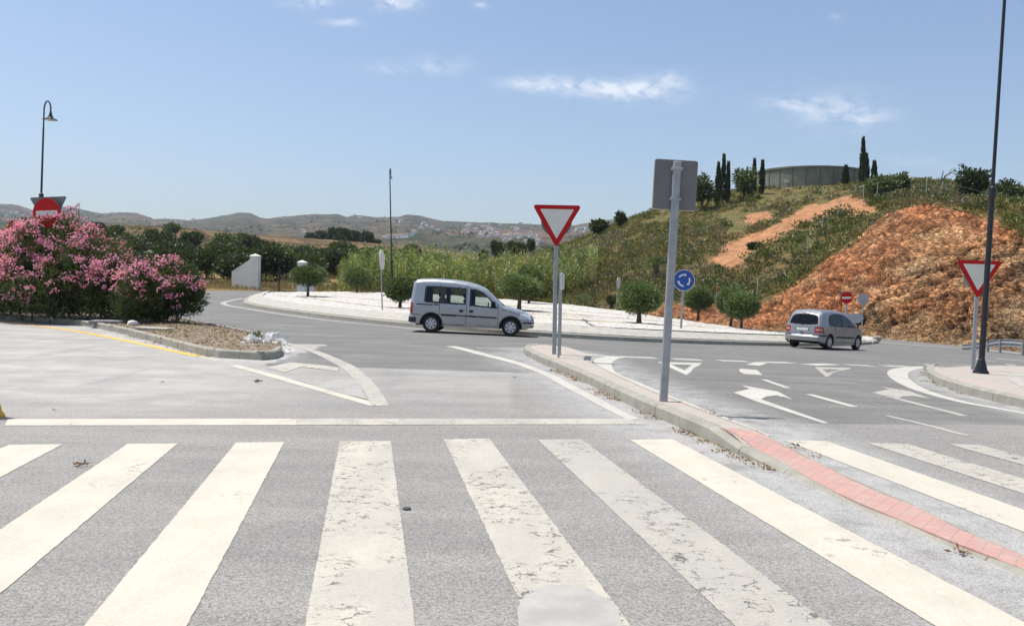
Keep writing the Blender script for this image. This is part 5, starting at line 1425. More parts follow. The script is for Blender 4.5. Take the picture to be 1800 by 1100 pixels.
hill_tree('evergreen_tree', 'big dark tree at the right border above the cutting', 1768, 312, 402, 58, 79, DARK_C, 2600, .32, .16)
hill_tree('evergreen_tree', 'grey green tree between the two dark ones on the cutting', 1738, 332, 392, 46, 78, MID_C + OLIVE_C, 1500, .34, .16)
hill_tree('evergreen_tree', 'dark bush on the skyline left of the big sign back', 1091, 374, 402, 18, 128, DARK_C, 700, .5, .25)
hill_tree('evergreen_tree', 'wide bush on the slope right of the give way triangle', 1054, 388, 420, 34, 132, DARK_C + MID_C, 1100, .55, .28)
hill_tree('evergreen_tree', 'dark round bush in the middle of the sandy track', 1326, 428, 455, 26, 90, DARK_C, 800, .34, .18)

def cypress(label, px, pyt, pyb, wpx, Y, lean=0):
    x = at(px, pyb, Y)[0]; z = terrain(x, Y) - .3; s = Y / FPX; h = at(px, pyt, Y)[2] - z; w = wpx * s / 2; t = empty('cypress_tree', (x, Y, z), label, 'tree', 'cypresses on the hilltop')
    n = 900; u = rng.random(n) ** .8; a = rng.random(n) * 6.283; r = w * np.sin(np.clip(.12 + u * .9, 0, 1) * math.pi) ** .7 * (1 - u * .55) * (.6 + .5 * rng.random(n)) * (.6 + .7 * vnoise(np.c_[u * 9, a, a * 0], 3)) * .85
    C = np.c_[r * np.cos(a) + lean * u, r * np.sin(a), h * (.06 + .9 * u)]
    cl = np.array(CYP_C)[rng.integers(0, 3, n)] * rng.uniform(.7, 1.4, (n, 1))
    V, F, c = leaves(C, np.c_[np.cos(a) * .35, np.sin(a) * .35, np.ones(n)], rng.uniform(.35, .75, n), rng.uniform(.09, .17, n), cl)
    link('crown', fast_mesh('crown', V, F, [LEAF], c, smooth=False), t)
    m = MB(); m.tube([(0, 0, -.2), (0, 0, h * .3), (lean * .9, 0, h * .93)], [.14, .1, .02], 7); m.build('trunk', BARK, t, smooth=True); return t
for a in [('left cypress of the ragged group behind the grey sign back', 1262, 287, 336, 12, 119), ('tallest thin cypress of the ragged group behind the grey sign', 1271, 272, 336, 10, 120), ('right cypress of the ragged group behind the grey sign', 1279, 286, 336, 10, 119),
          ('far thin cypress just left of the tank wall', 1325, 281, 330, 7, 124), ('slim dark cypress in front of the left tank wall', 1339, 284, 332, 11, 122), ('tallest cypress spire at the right end of the tank', 1515, 243, 322, 11, 122),
          ('stout cypress close beside the tallest spire', 1521, 272, 322, 16, 121), ('small leaning cypress right of the stout one', 1536, 286, 322, 11, 119), ('short dark cypress against the right tank wall', 1486, 294, 328, 14, 124)]: cypress(*a)

def dead_tree():
    Y = 96; x = at(1657, 345, Y)[0]; z = terrain(x, Y) - .3; t = empty('dead_tree', (x, Y, z), 'bare dead tree with crooked branches on the skyline', 'tree', None)
    q = lambda px, py: at(px, py, Y) - np.array([x, Y, z]); m = MB()
    m.tube([(0, 0, 0), q(1657, 332), q(1659, 316), q(1662, 309), q(1672, 304), q(1681, 297)], [.2, .17, .13, .1, .06, .025], 7)
    m.build('trunk', BARK_GREY, t, smooth=True)
    for P, r in [([q(1658, 320), q(1655, 312), q(1658, 303), q(1657, 299)], [.08, .07, .05, .02]), ([q(1657, 338), q(1650, 332), q(1644, 327), q(1640, 333)], [.1, .09, .07, .03]), ([q(1668, 306), q(1672, 298), q(1679, 294)], [.05, .035, .015])]:
        m = MB(); m.tube(P, r, 6); m.build('branch', BARK_GREY, t, smooth=True)
dead_tree()
#PART5
# ------------------------------------------------------------------ cars
def car_shell(L, top, bot, halfw, side, lean_r, lean_f, corner, camber=.03, dx=.016, rb=.10, fb=.12, bulge_r=.05, bulge_f=.12):
    """skin of a car as one fine grid. x runs from tail (0) to nose (L). returns points, quads and which patch each quad is on"""
    xs = np.arange(0, L + dx / 2, dx); n = len(xs); I = lambda tab, x: np.interp(x, [p[0] for p in tab], [p[1] for p in tab])
    def sm(tab, x, w=.05): return sum(I(tab, np.clip(x + o, 0, L)) for o in (-w, -w / 2, 0, w / 2, w)) / 5
    zt = sm(top, xs); zb = I(bot, xs); W_ = sm(halfw, xs, .04); rc = np.minimum(sm(corner, xs, .1), .46 * (zt - zb))
    ms, ma, mr = 64, 12, 22
    rows = []
    for j in range(ms): rows.append(('s', j / (ms - 1)))
    for j in range(1, ma + 1): rows.append(('a', j / ma * math.pi / 2))
    for j in range(1, mr + 1): rows.append(('r', j / mr))
    G_ = np.zeros((len(rows), n, 3))
    zc = zt - rc
    def wz(z): return W_ * I(side, z)
    for k, (typ, t) in enumerate(rows):
        if typ == 's': z = zb + (zc - zb) * t; y = wz(z)
        elif typ == 'a':
            wc = wz(zc); y = wc - rc + rc * math.cos(t) - .12 * rc * math.sin(t); z = zc + rc * math.sin(t)
        else:
            wc = wz(zc); y0 = wc - rc * 1.12; y = y0 * (1 - t); z = zt + camber * (1 - (1 - t) ** 2)
        G_[k, :, 0] = xs; G_[k, :, 1] = y; G_[k, :, 2] = z
    Z = G_[..., 2]
    G_[..., 0] += I(lean_r, Z) * (1 - sstep(0, .75, xs))[None] - I(lean_f, Z) * sstep(L - .55, L, xs)[None]
    K = len(rows); V = []; F = []; tagp = []
    left = G_.copy(); left[..., 1] *= -1
    V = np.r_[G_.reshape(-1, 3), left.reshape(-1, 3)]; nv = K * n; idx = np.arange(nv).reshape(K, n)
    q = np.stack([idx[:-1, :-1], idx[:-1, 1:], idx[1:, 1:], idx[1:, :-1]], -1).reshape(-1, 4)
    F = [q[:, ::-1], q + nv]; T = [np.zeros(len(q), int), np.zeros(len(q), int)]
    off = 2 * nv
    for end, col in ((1, 0), (2, n - 1)):
        m = 90; u = np.linspace(-1, 1, m); base = G_[:, col]                     # K,3
        P = np.zeros((K, m, 3)); P[..., 0] = base[:, None, 0]; P[..., 1] = base[:, 1][:, None] * u[None]; P[..., 2] = base[:, 2][:, None]
        b = bulge_r if end == 1 else bulge_f; P[..., 0] += (-1 if end == 1 else 1) * b * (1 - np.abs(u[None]) ** 2.6)
        ii = np.arange(K * m).reshape(K, m) + off
        qq = np.stack([ii[:-1, :-1], ii[:-1, 1:], ii[1:, 1:], ii[1:, :-1]], -1).reshape(-1, 4)
        V = np.r_[V, P.reshape(-1, 3)]; F.append(qq if end == 2 else qq[:, ::-1]); T.append(np.full(len(qq), end)); off += K * m
    return V, np.concatenate(F), np.concatenate(T)

def sub_mesh(name, V, F, mat, parent, push=0.0, extra=None, midx=None):
    u, inv = np.unique(F, return_inverse=True); me = fast_mesh(name, V[u], inv.reshape(F.shape), [mat] if extra is None else [mat] + extra, smooth=True, midx=midx)
    o = link(name, me, parent)
    return o

def wheel(parent, c, r, w, side, spokes=7):
    """hub at c, axle along y, side -1/+1 is outward"""
    m = MB(); m.cyl((0, -w * .35, 0), (0, w * .35, 0), r * .55, n=28); hub = m.build('wheel', BLACK_PLASTIC, parent); hub.location = Vector(c)
    m = MB(); h = w / 2
    m.lathe([(r * .62, -h * .8), (r * .68, -h), (r * .9, -h), (r * .985, -h * .78), (r, -h * .5), (r, h * .5), (r * .985, h * .78), (r * .9, h), (r * .68, h), (r * .62, h * .8), (r * .62, -h * .8)], 40, axis=(0, 1, 0)); m.build('tyre', RUBBER, hub, smooth=True)
    m = MB(); o = side * h * .82
    for k in range(spokes):
        a = k * 2 * math.pi / spokes; d = np.array([math.cos(a), 0, math.sin(a)]); s = np.array([-math.sin(a), 0, math.cos(a)]); y = np.array([0, 1, 0.])
        p = [d * r * .1 - s * r * .06, d * r * .1 + s * r * .06, d * r * .58 + s * r * .15, d * r * .58 - s * r * .15]
        P = [x + y * (o + side * .012) for x in p] + [x * 1.0 + y * (o - side * .03) for x in p]; m.add(P, [(0, 1, 2, 3), (7, 6, 5, 4), (0, 4, 5, 1), (1, 5, 6, 2), (2, 6, 7, 3), (3, 7, 4, 0)])
    m.lathe([(r * .16, o - side * .03), (r * .16, o + side * .018), (r * .1, o + side * .026), (.004, o + side * .026)], 20, axis=(0, 1, 0))
    m.lathe([(r * .56, o - side * .05), (r * .56, o + side * .012), (r * .625, o + side * .012), (r * .64, o - side * .05)], 40, axis=(0, 1, 0))
    ob = m.build('hub_cap', RIM, hub, smooth=True, sharp=30); fix_normals(ob)

def seat(parent, x, y, z):
    m = MB(); m.box((x - .05, y - .24, z), (x + .45, y + .24, z + .16), .05); m.build('seat', INTERIOR, parent)
    m = MB(); V0 = MB(); V0.box((-.07, -.24, 0), (.07, .24, .6), .05); v = V0.v[0]; v[:, 0] -= v[:, 2] * .22; m.add(v + [x - .04, y, z + .1], V0.f)
    b = m.build('backrest', INTERIOR, parent)
    m = MB(); m.box((x - .25, y - .13, z + .72), (x - .14, y + .13, z + .9), .04); m.build('headrest', INTERIOR, b)

def finish_car(t, L, W_, axles, rw, hub_r, floor, seats, dash):
    m = MB(); m.box((.25, -(W_ - .05), floor), (L - .3, W_ - .05, floor + .05)); m.build('underbody', BLACK_PLASTIC, t)
    m = MB(); m.box((dash, -(W_ - .12), .62), (dash + .45, W_ - .12, .97), .06); m.build('dashboard', INTERIOR, t)
    for x in axles:
        for s in (-1, 1):
            m = MB(); a = np.linspace(0, math.pi, 14); q = [(x + (hub_r + .075) * math.cos(k), rw + (hub_r + .075) * math.sin(k)) for k in a]
            V = [(p[0], s * (W_ - .03), p[1]) for p in q] + [(p[0], s * (W_ - .36), p[1]) for p in q]; k = len(q)
            m.add(V, [(i, i + 1, k + i + 1, k + i) for i in range(k - 1)] + [tuple(range(k, 2 * k))]); m.build('wheel_well', BLACK_PLASTIC, t)
            wheel(t, (x, s * (W_ - .115), rw), hub_r, .2, s)
    for q in seats: seat(t, *q)

def mirror(t, x, y, z, mat):
    s = 1 if y > 0 else -1
    m = MB(); m.box((x - .05, y - .015, z - .02), (x + .06, y + s * .09, z + .02), .012); m.box((x - .06, y + s * .06, z - .03), (x + .09, y + s * .22, z + .15), .05)
    m.build('wing_mirror', mat, t, smooth=True, sharp=50)

def van():
    L = 4.2
    top = [(0, 1.70), (.02, 1.755), (.08, 1.79), (.3, 1.815), (.9, 1.835), (1.5, 1.82), (1.94, 1.77), (2.3, 1.68), (2.57, 1.56), (2.86, 1.31), (3.1, 1.09), (3.2, 1.02), (3.4, .975), (3.7, .90), (3.95, .84), (4.08, .79), (4.16, .74), (4.2, .69)]
    bot = [(0, .34), (.12, .29), (.5, .27), (1.2, .22), (3.1, .22), (3.8, .24), (4.05, .24), (4.2, .30)]
    halfw = [(0, .70), (.015, .755), (.05, .80), (.12, .825), (.4, .84), (3.4, .84), (3.75, .815), (3.95, .765), (4.08, .70), (4.16, .62), (4.2, .55)]
    side = [(.2, .965), (.34, .99), (.6, 1.0), (.9, .995), (1.05, .975), (1.3, .935), (1.6, .885), (1.85, .84)]
    corner = [(0, .17), (1.9, .17), (2.5, .13), (3.1, .09), (3.4, .12), (4.2, .16)]
    V, F, T = car_shell(L, top, bot, halfw, side, [(.2, 0), (.36, -.02), (.52, -.02), (.60, .02), (1.0, .03), (1.8, .12)], [(.2, .08), (.36, 0), (.52, 0), (.62, .05), (.8, .10)], corner, bulge_f=.09)
    c = V[F].mean(1); x, y, z = c.T; nrm = np.cross(V[F[:, 1]] - V[F[:, 0]], V[F[:, 2]] - V[F[:, 0]]); nrm /= np.linalg.norm(nrm, axis=1)[:, None] + 1e-12
    sd_ = (T == 0) & (np.abs(nrm[:, 1]) > .55); part = np.full(len(F), 0); seam = np.zeros(len(F), bool)
    I = lambda a, v: np.interp(v, [p[0] for p in a], [p[1] for p in a])
    rw, hr = .30, .30; ax = (.78, 3.5)
    for a in ax:
        d = np.hypot(x - a, z - rw); part[sd_ & (d < .40)] = 1; part[sd_ & (d >= .352) & (d < .40)] = 4
        part[sd_ & (d < .352)] = 1
    part[(np.abs(nrm[:, 1]) > .2) & (T == 0) & (np.hypot(x - ax[0], z - rw) < .352)] = 1
    win1 = rounded([(.56, 1.06), (1.06, 1.045), (1.06, 1.55), (.59, 1.555)], .05); win2 = rounded([(1.22, 1.04), (1.90, 1.01), (1.90, 1.535), (1.22, 1.55)], .05)
    band = rounded([(.50, 1.025), (1.95, .985), (1.95, 1.575), (.53, 1.595)], .07)
    fw = [(2.12, .985), (2.95, .94), (2.86, 1.08), (2.72, 1.24), (2.52, 1.40), (2.28, 1.495), (2.12, 1.52)]; fb = [(2.07, .96), (3.06, .915), (2.90, 1.11), (2.75, 1.28), (2.54, 1.44), (2.29, 1.535), (2.07, 1.56)]
    side2 = sd_ & (part == 0)
    part[side2 & inside(x, z, band)] = 4; part[side2 & inside(x, z, fb)] = 4
    part[side2 & (inside(x, z, win1) | inside(x, z, win2))] = 2; part[side2 & inside(x, z, fw)] = 3
    # windscreen and rear window
    zt = I(top, x); ws = (T == 0) & (x > 2.62) & (x < 3.17) & (nrm[:, 2] > .35) & (np.abs(y) < .70 - .04 * (x < 2.7)) & (z > zt - .1)
    part[ws] = 5
    wsb = (T == 0) & (x >= 3.15) & (x < 3.26) & (nrm[:, 2] > .35) & (np.abs(y) < .7); part[wsb] = 4
    part[(T == 1) & inside(y, z, rounded([(-.56, 1.03), (.56, 1.03), (.5, 1.55), (-.5, 1.55)], .08))] = 6
    # bumper corners, mouldings, lamps
    back = (x < .26) & (z > .33) & (z < .50) & ((T == 1) | sd_); part[back & (part == 0)] = 4
    lamp_r = (((x < .14) & sd_) | ((T == 1) & (np.abs(y) > .62))) & (z > .62) & (z < 1.0); part[lamp_r & (part == 0)] = 7
    lamp_f = (x > 3.80) & (z > .60) & (z < I(top, x) - .05) & (z < .78) & (np.abs(y) > .42) & ((T == 0) | (T == 2)); part[lamp_f & (part == 0)] = 8
    part[(x > 3.9) & (z > .44) & (z < .50) & (part == 0) & (np.abs(nrm[:, 2]) < .8)] = 4
    part[(T == 2) & (z > .54) & (z < .62) & (np.abs(y) < .4)] = 4
    part[(x > 4.0) & (z > .29) & (z < .38) & (np.abs(y) < .6) & (T == 2)] = 4
    mold = sd_ & (x > 1.1) & (x < 3.02) & (np.abs(z - (.625 - .02 * (x - 1.1) * .6)) < .028); part[mold & (part == 0)] = 4
    rail = sd_ & (x > .24) & (x < 1.02) & (np.abs(z - .955) < .022); part[rail & (part == 0)] = 4
    door = sd_ & (part == 0) & (z > .30)
    part[door & (x > 1.99) & (x < 3.06) & (z < 1.6)] = 9; part[door & (x > 1.05) & (x < 1.975) & (z < 1.68)] = 10
    for a in (1.05, 1.98, 3.06): seam |= sd_ & (np.abs(x - a) < .010) & (z > .30) & (z < 1.66)
    seam |= sd_ & (np.abs(z - .305) < .008) & (x > 1.05) & (x < 3.06)
    seam |= sd_ & (x < .42) & (np.abs(z - .6) < .008); seam |= sd_ & (x > 3.2) & (x < 3.85) & (np.abs(z - (I(top, x) - .12)) < .007)
    seam |= (T == 1) & (np.abs(y) < .012) & (z > .5)
    t = empty('delivery_van', (0, 0, 0), 'silver high roofed passenger van driving round the roundabout', 'van', 'silver vehicles on the roundabout')
    s_ = [GLASS]
    seam_m = BLACK_PLASTIC
    body = part == 0; sub_mesh('body', V, F[body], PAINT_VAN, t, extra=[seam_m], midx=seam[body].astype(int))
    for p, nm, mt in [(2, 'window', GLASS), (3, 'window', GLASS), (5, 'windscreen', GLASS), (6, 'rear_window', GLASS_DARK), (4, 'black_trim', BLACK_PLASTIC), (7, 'tail_light', RED_LENS), (8, 'headlight', CLEAR_LENS), (9, 'front_door', PAINT_VAN), (10, 'sliding_door', PAINT_VAN)]:
        k = part == p
        for sel, in ([(k & (y < 0),), (k & (y >= 0),)] if p in (2, 3, 7, 8, 9, 10) else [(k,)]):
            if sel.any(): sub_mesh(nm, V, F[sel], mt, t, extra=[seam_m] if p in (9, 10) else None, midx=seam[sel].astype(int) if p in (9, 10) else None)
    for s in (-1, 1):
        for hx in (1.80, 2.14):
            m = MB(); m.box((hx - .07, s * .838, .74), (hx + .07, s * .862, .84), .03) if s > 0 else m.box((hx - .07, -.862, .74), (hx + .07, -.838, .84), .03); m.build('door_handle', BLACK_PLASTIC, t)
        mirror(t, 2.88, s * .80, 1.0, BLACK_PLASTIC)
    finish_car(t, L, .84, ax, rw, hr, .24, [(2.05, -.36, .5), (2.05, .36, .5), (1.2, -.36, .5), (1.2, .36, .5)], 2.75)
    m = MB(); m.tube([(2.62 + .17 * math.sin(0), .36 + .17 * math.cos(a), .92 + .17 * math.sin(a)) for a in np.linspace(0, 6.28, 20)], .014, 6); m.build('steering_wheel', INTERIOR, t)
    return t

def carrier():
    L = 4.13
    top = [(0, .98), (.02, 1.05), (.12, 1.28), (.22, 1.48), (.30, 1.555), (.5, 1.60), (1.1, 1.63), (1.7, 1.63), (2.2, 1.585), (2.55, 1.49), (2.9, 1.29), (3.2, 1.10), (3.35, 1.02), (3.6, .945), (3.85, .85), (4.0, .75), (4.09, .64), (4.13, .55)]
    top = [(0, 1.44), (.03, 1.51), (.08, 1.555), (.25, 1.60)] + top[5:]
    bot = [(0, .33), (.1, .29), (.5, .25), (1.2, .20), (3.1, .20), (3.8, .22), (4.0, .24), (4.13, .30)]
    halfw = [(0, .70), (.02, .755), (.06, .80), (.15, .835), (.4, .855), (3.2, .855), (3.6, .83), (3.85, .77), (4.0, .70), (4.08, .62), (4.13, .54)]
    side = [(.2, .95), (.33, .985), (.55, 1.0), (.8, .995), (.98, .965), (1.25, .89), (1.5, .81), (1.65, .76)]
    corner = [(0, .19), (1.9, .18), (2.6, .12), (3.2, .09), (3.5, .12), (4.13, .16)]
    V, F, T = car_shell(L, top, bot, halfw, side, [(.2, .05), (.33, -.02), (.5, -.03), (.58, .03), (.95, .07), (1.0, .08), (1.45, .27), (1.6, .36)], [(.2, .06), (.36, 0), (.5, 0), (.7, .02)], corner, bulge_r=.07)
    c = V[F].mean(1); x, y, z = c.T; nrm = np.cross(V[F[:, 1]] - V[F[:, 0]], V[F[:, 2]] - V[F[:, 0]]); nrm /= np.linalg.norm(nrm, axis=1)[:, None] + 1e-12
    sd_ = (T == 0) & (np.abs(nrm[:, 1]) > .5); part = np.full(len(F), 0); seam = np.zeros(len(F), bool)
    I = lambda a, v: np.interp(v, [p[0] for p in a], [p[1] for p in a]); rw, hr = .30, .30; ax = (.78, 3.36)
    for a in ax:
        d = np.hypot(x - a, z - rw); part[(T == 0) & (np.abs(nrm[:, 1]) > .2) & (d < .36)] = 1
    arch = smooth_line(np.array([(.66, 1.06), (.70, 1.25), (.86, 1.40), (1.15, 1.475), (1.6, 1.495), (2.05, 1.46), (2.4, 1.36), (2.7, 1.20), (2.98, 1.02), (3.08, .955), (2.6, .95), (1.8, .955), (1.0, .965), (.76, .975), (.66, 1.06)]), 5)
    inn = smooth_line(np.array([(.71, 1.07), (.75, 1.23), (.89, 1.365), (1.16, 1.44), (1.6, 1.46), (2.03, 1.425), (2.37, 1.33), (2.66, 1.18), (2.92, 1.01), (2.97, .985), (2.6, .98), (1.8, .985), (1.0, .995), (.80, 1.0), (.71, 1.07)]), 5)
    ok = sd_ & (part == 0); part[ok & inside(x, z, arch)] = 4
    g_ = ok & inside(x, z, inn); part[g_ & (x < .98)] = 2; part[g_ & (x > 1.02) & (x < 1.80)] = 2; part[g_ & (x > 1.92)] = 3
    zt = I(top, x); ws = (T == 0) & (x > 2.6) & (x < 3.32) & (nrm[:, 2] > .35) & (np.abs(y) < .66) & (z > zt - .1); part[ws] = 5
    part[(T == 0) & (x >= 3.30) & (x < 3.40) & (nrm[:, 2] > .35) & (np.abs(y) < .66)] = 4
    rear = (T == 1)
    rwin = smooth_line(np.array([(-.60, 1.02), (-.63, 1.06), (-.575, 1.27), (-.49, 1.38), (-.3, 1.425), (0, 1.435), (.3, 1.425), (.49, 1.38), (.575, 1.27), (.63, 1.06), (.60, 1.02), (.3, .995), (0, .985), (-.3, .995), (-.60, 1.02)]), 5)
    part[rear & inside(y, z, rwin)] = 6
    part[rear & (np.abs(y) < .16) & (z > 1.442) & (z < 1.475)] = 14
    lamp = (((x < .24) & sd_ & (x > .0)) | (rear & (np.abs(y) > .53)) | ((T == 0) & (x < .09))) & (z > .66) & (z < .92); part[lamp & (part == 0)] = 7
    amb = (((x < .16) & sd_) | (rear & (np.abs(y) > .58))) & (z > .765) & (z < .83); part[amb & (part == 7)] = 11
    bb = (z > .53) & (z < .60) & (((x < .5) & sd_) | (rear & (np.abs(y) > .46)) | ((T == 0) & (x < .09))); part[bb & (part == 0)] = 4
    part[rear & (np.abs(y) < .30) & (z > .74) & (z < .875)] = 12; part[rear & (np.abs(y) < .26) & (z > .755) & (z < .855)] = 13
    mold = sd_ & (x > 1.24) & (x < 2.93) & (np.abs(z - .51) < .042); part[mold & (part == 0)] = 4
    part[(x > 3.8) & (z > .60) & (z < .76) & (np.abs(y) > .4) & (part == 0) & (z < zt - .05)] = 8
    door = sd_ & (part == 0) & (z > .30)
    part[door & (x > 1.92) & (x < 3.03) & (z < .96)] = 9; part[door & (x > 1.16) & (x < 1.90) & (z < .96)] = 10
    for a in (1.91, 3.03): seam |= sd_ & (np.abs(x - a) < .010) & (z > .30) & (z < 1.5)
    seam |= sd_ & (np.abs(1.15 - x) < .010) & (z > .30) & (z < .98); seam |= sd_ & (np.abs(z - .305) < .008) & (x > 1.15) & (x < 3.03)
    seam |= rear & (np.abs(z - .635) < .008); seam |= rear & (np.abs(np.abs(y) - .64) < .008) & (z > .92)
    t = empty('people_carrier', (0, 0, 0), 'silver grey people carrier seen from behind leaving the roundabout', 'car', 'silver vehicles on the roundabout')
    body = part == 0; sub_mesh('body', V, F[body], PAINT_CAR, t, extra=[BLACK_PLASTIC], midx=seam[body].astype(int))
    for p, nm, mt in [(2, 'window', GLASS_DARK), (3, 'window', GLASS), (5, 'windscreen', GLASS), (6, 'rear_window', GLASS_DARK), (4, 'black_trim', BLACK_PLASTIC), (7, 'tail_light', RED_LENS), (14, 'brake_light', RED_LENS), (11, 'indicator', AMBER_LENS), (8, 'headlight', CLEAR_LENS), (12, 'plate_recess', INTERIOR), (13, 'number_plate', PLATE_WHITE), (9, 'front_door', PAINT_CAR), (10, 'rear_door', PAINT_CAR)]:
        k = part == p
        for sel, in ([(k & (y < 0),), (k & (y >= 0),)] if p in (2, 3, 7, 8, 9, 10, 11) else [(k,)]):
            if sel.any(): sub_mesh(nm, V, F[sel], mt, t, extra=[BLACK_PLASTIC] if p in (9, 10) else None, midx=seam[sel].astype(int) if p in (9, 10) else None)
    for s in (-1, 1):
        for hx in (1.22, 2.14):
            a, b = sorted((s * .842, s * .868)); m = MB(); m.box((hx - .09, a, .84), (hx + .09, b, .885), .012); m.build('door_handle', PAINT_CAR, t)
        mirror(t, 2.88, s * .79, .97, BLACK_PLASTIC)
    m = MB(); m.box((-.085, -.06, .665), (-.02, .06, .695), .01); m.build('tailgate_handle', BLACK_PLASTIC, t)
    m = MB(); m.tube([(.135, -.05, 1.0), (.18, .18, 1.02), (.2, .34, 1.025)], .009, 5); m.build('rear_wiper', BLACK_PLASTIC, t)
    finish_car(t, L, .855, ax, rw, hr, .22, [(2.05, -.36, .45), (2.05, .36, .45), (1.15, -.42, .45), (1.15, .0, .45), (1.15, .42, .45)], 2.75)
    return t

def stand_on_road(t, centre, heading, L, axles, lift=.012):
    """wheels on the road, tilted with it"""
    h = np.array([math.cos(heading), math.sin(heading)]); l = np.array([-h[1], h[0]])
    mid = sum(axles) / 2; o = np.array(centre[:2]) - h * mid
    pf, pr = o + h * axles[1], o + h * axles[0]; zf, zr = gz(*pf), gz(*pr); q = (pf + pr) / 2; zl, zrr = gz(*(q + l * .7)), gz(*(q - l * .7))
    xa = Vector((*(pf - pr), float(zf - zr))).normalized(); ya = Vector((*(l * 1.4), float(zl - zrr))).normalized(); za = xa.cross(ya).normalized(); ya = za.cross(xa).normalized()
    M3 = Matrix((xa, ya, za)).transposed(); org = Vector((*q, float((zf + zr) / 2) + lift)) - xa * mid
    t.matrix_world = Matrix.Translation(org) @ M3.to_4x4()
c = gnd(835, 586.5); stand_on_road(van(), c, R(-3), 4.2, (.78, 3.5)); bpy.data.objects['delivery_van'].scale = (.96,) * 3
VAN_C = c
c2 = gnd(1452, 612.5)
stand_on_road(carrier(), c2, R(43), 4.13, (.78, 3.36)); bpy.data.objects['people_carrier'].scale = (.96,) * 3
print('VAN', c, 'CAR', c2)
#PART6
# ------------------------------------------------------------------ far hills
SKYL = [(-400, 372), (-200, 366), (-60, 360), (0, 358), (30, 360), (60, 370), (90, 364), (120, 363), (135, 365), (160, 372), (178, 375), (205, 373), (238, 373), (252, 378), (270, 385), (290, 384), (330, 387), (345, 386), (380, 381), (400, 377), (418, 373), (440, 374), (455, 381), (470, 384), (500, 380), (530, 378), (560, 376), (592, 376), (610, 381), (625, 377), (640, 379), (660, 382), (680, 381), (700, 381), (715, 377), (738, 378), (760, 384), (780, 388), (800, 389), (850, 391), (900, 393), (940, 395), (1010, 396), (1040, 391), (1065, 386), (1085, 384), (1110, 390), (1150, 400), (1300, 415), (1600, 430), (2100, 440)]
def hills():
    sk = np.array([(q[0] / q[1], q[2] / q[1]) for q in [ray(*p) for p in SKYL]])       # slope angles of the ridge line
    lo = np.array([(q[0] / q[1], q[2] / q[1]) for q in [ray(*p) for p in [(-400, 440), (600, 452), (1000, 460), (2100, 500)]]])
    a = np.arange(-.9, .75, .0016); Yr = np.geomspace(750, 3300, 150); A, Y = np.meshgrid(a, Yr, indexing='ij')
    t = np.log(Y / 750) / np.log(3300 / 750); X = A * Y
    e1 = np.interp(A, sk[:, 0], sk[:, 1]); e0 = np.interp(A, lo[:, 0], lo[:, 1])
    P2 = np.c_[X.ravel(), Y.ravel()]; rough = (fbm(P2 / 420, 5, 70) - .5).reshape(A.shape); ridged = (1 - np.abs(fbm(P2 / 260 + 9, 5, 75) * 2 - 1)).reshape(A.shape)
    s = np.clip(t + rough * 1.1 * (1 - t) * np.minimum(1, t * 6), 0, 1); sl = e0 + (e1 - e0) * (s ** .75)
    sl -= (1 - ridged) * .02 * (1 - t) * np.minimum(1, t * 5); sl += (fbm(P2 / 45, 3, 3).reshape(A.shape) - .5) * .0022
    sl = np.minimum(sl, e1 + .0012); Z = 1.6 + sl * Y
    Z[:, -1] = -40; Z[:, 0] = -60
    V = np.c_[X.ravel(), Y.ravel(), Z.ravel()]; n1 = fbm(P2 / 130, 5, 5)[:, None]; n2 = fbm(P2 / 34, 5, 15)[:, None]; n3 = fbm(P2 / 300 + 4, 4, 25)[:, None]
    col = np.array([.105, .076, .045]) * (1 - sstep(.45, .62, n1)) + np.array([.062, .06, .034]) * sstep(.45, .62, n1)
    col = col * (1 - sstep(.46, .57, n2)) + np.array([.03, .04, .018]) * sstep(.46, .57, n2)
    col = col * (1 - sstep(.56, .68, n3) * .6) + np.array([.17, .1, .065]) * sstep(.56, .68, n3) * .6
    na, ny = A.shape; I = np.arange(na * ny).reshape(na, ny); F = np.stack([I[:-1, :-1], I[:-1, 1:], I[1:, 1:], I[1:, :-1]], -1).reshape(-1, 4)[:, ::-1]
    m, g, b = new_mat('hill_earth'); p = g.pos(); c = g.attr('Col')
    g.put(b.inputs['Base Color'], g.mix(1.0, c, g.mix(g.ramp(g.noise(p, .05, 8, .7), .3, .7), (.6, .6, .6), (1.4, 1.38, 1.3)), 'MULTIPLY')); b.inputs['Roughness'].default_value = 1; b.inputs['Specular IOR Level'].default_value = .1
    tag(link('hills', fast_mesh('hills', V, F, [m], col)), kind='structure')
    return a, Yr, Z

HA, HY, HZ = hills()
def hill_hit(px, py):
    """where the sight line meets the far hills"""
    d = ray(px, py); aa = d[0] / d[1]; i = int(np.clip(np.searchsorted(HA, aa), 1, len(HA) - 2)); zz = HZ[i]; line = 1.6 + d[2] / d[1] * HY
    for k in range(4, len(HY) - 2):
        if zz[k] >= line[k]: return np.array([aa * HY[k], HY[k], zz[k]])
    return None

def hill_scrub():
    n = 2600; i = rng.integers(5, len(HA) - 5, n); k = rng.integers(3, len(HY) - 1, n); P = np.c_[HA[i] * HY[k], HY[k], HZ[i, k]]
    d = fbm(P[:, :2] / 120, 4, 15); P = P[(d > .5) & (k < len(HY) - 2)]; m = 12
    r = rng.uniform(2.2, 5.5, len(P)) * (P[:, 1] / 1600) ** .5; D = rdir(len(P) * m); D[:, 2] = np.abs(D[:, 2])
    C = np.repeat(P, m, 0) + D * np.repeat(r, m)[:, None] * .6
    cl = np.repeat(tint((.045, .06, .028), len(P), .35, .1), m, 0) * rng.uniform(.7, 1.3, (len(C), 1))
    V, F, c = leaves(C, D + rdir(len(C)) * .5, np.repeat(r, m) * .9, np.repeat(r, m) * .55, cl)
    tag(link('far_scrub', fast_mesh('far_scrub', V, F, [LEAF], c, smooth=False)), kind='stuff')
hill_scrub()

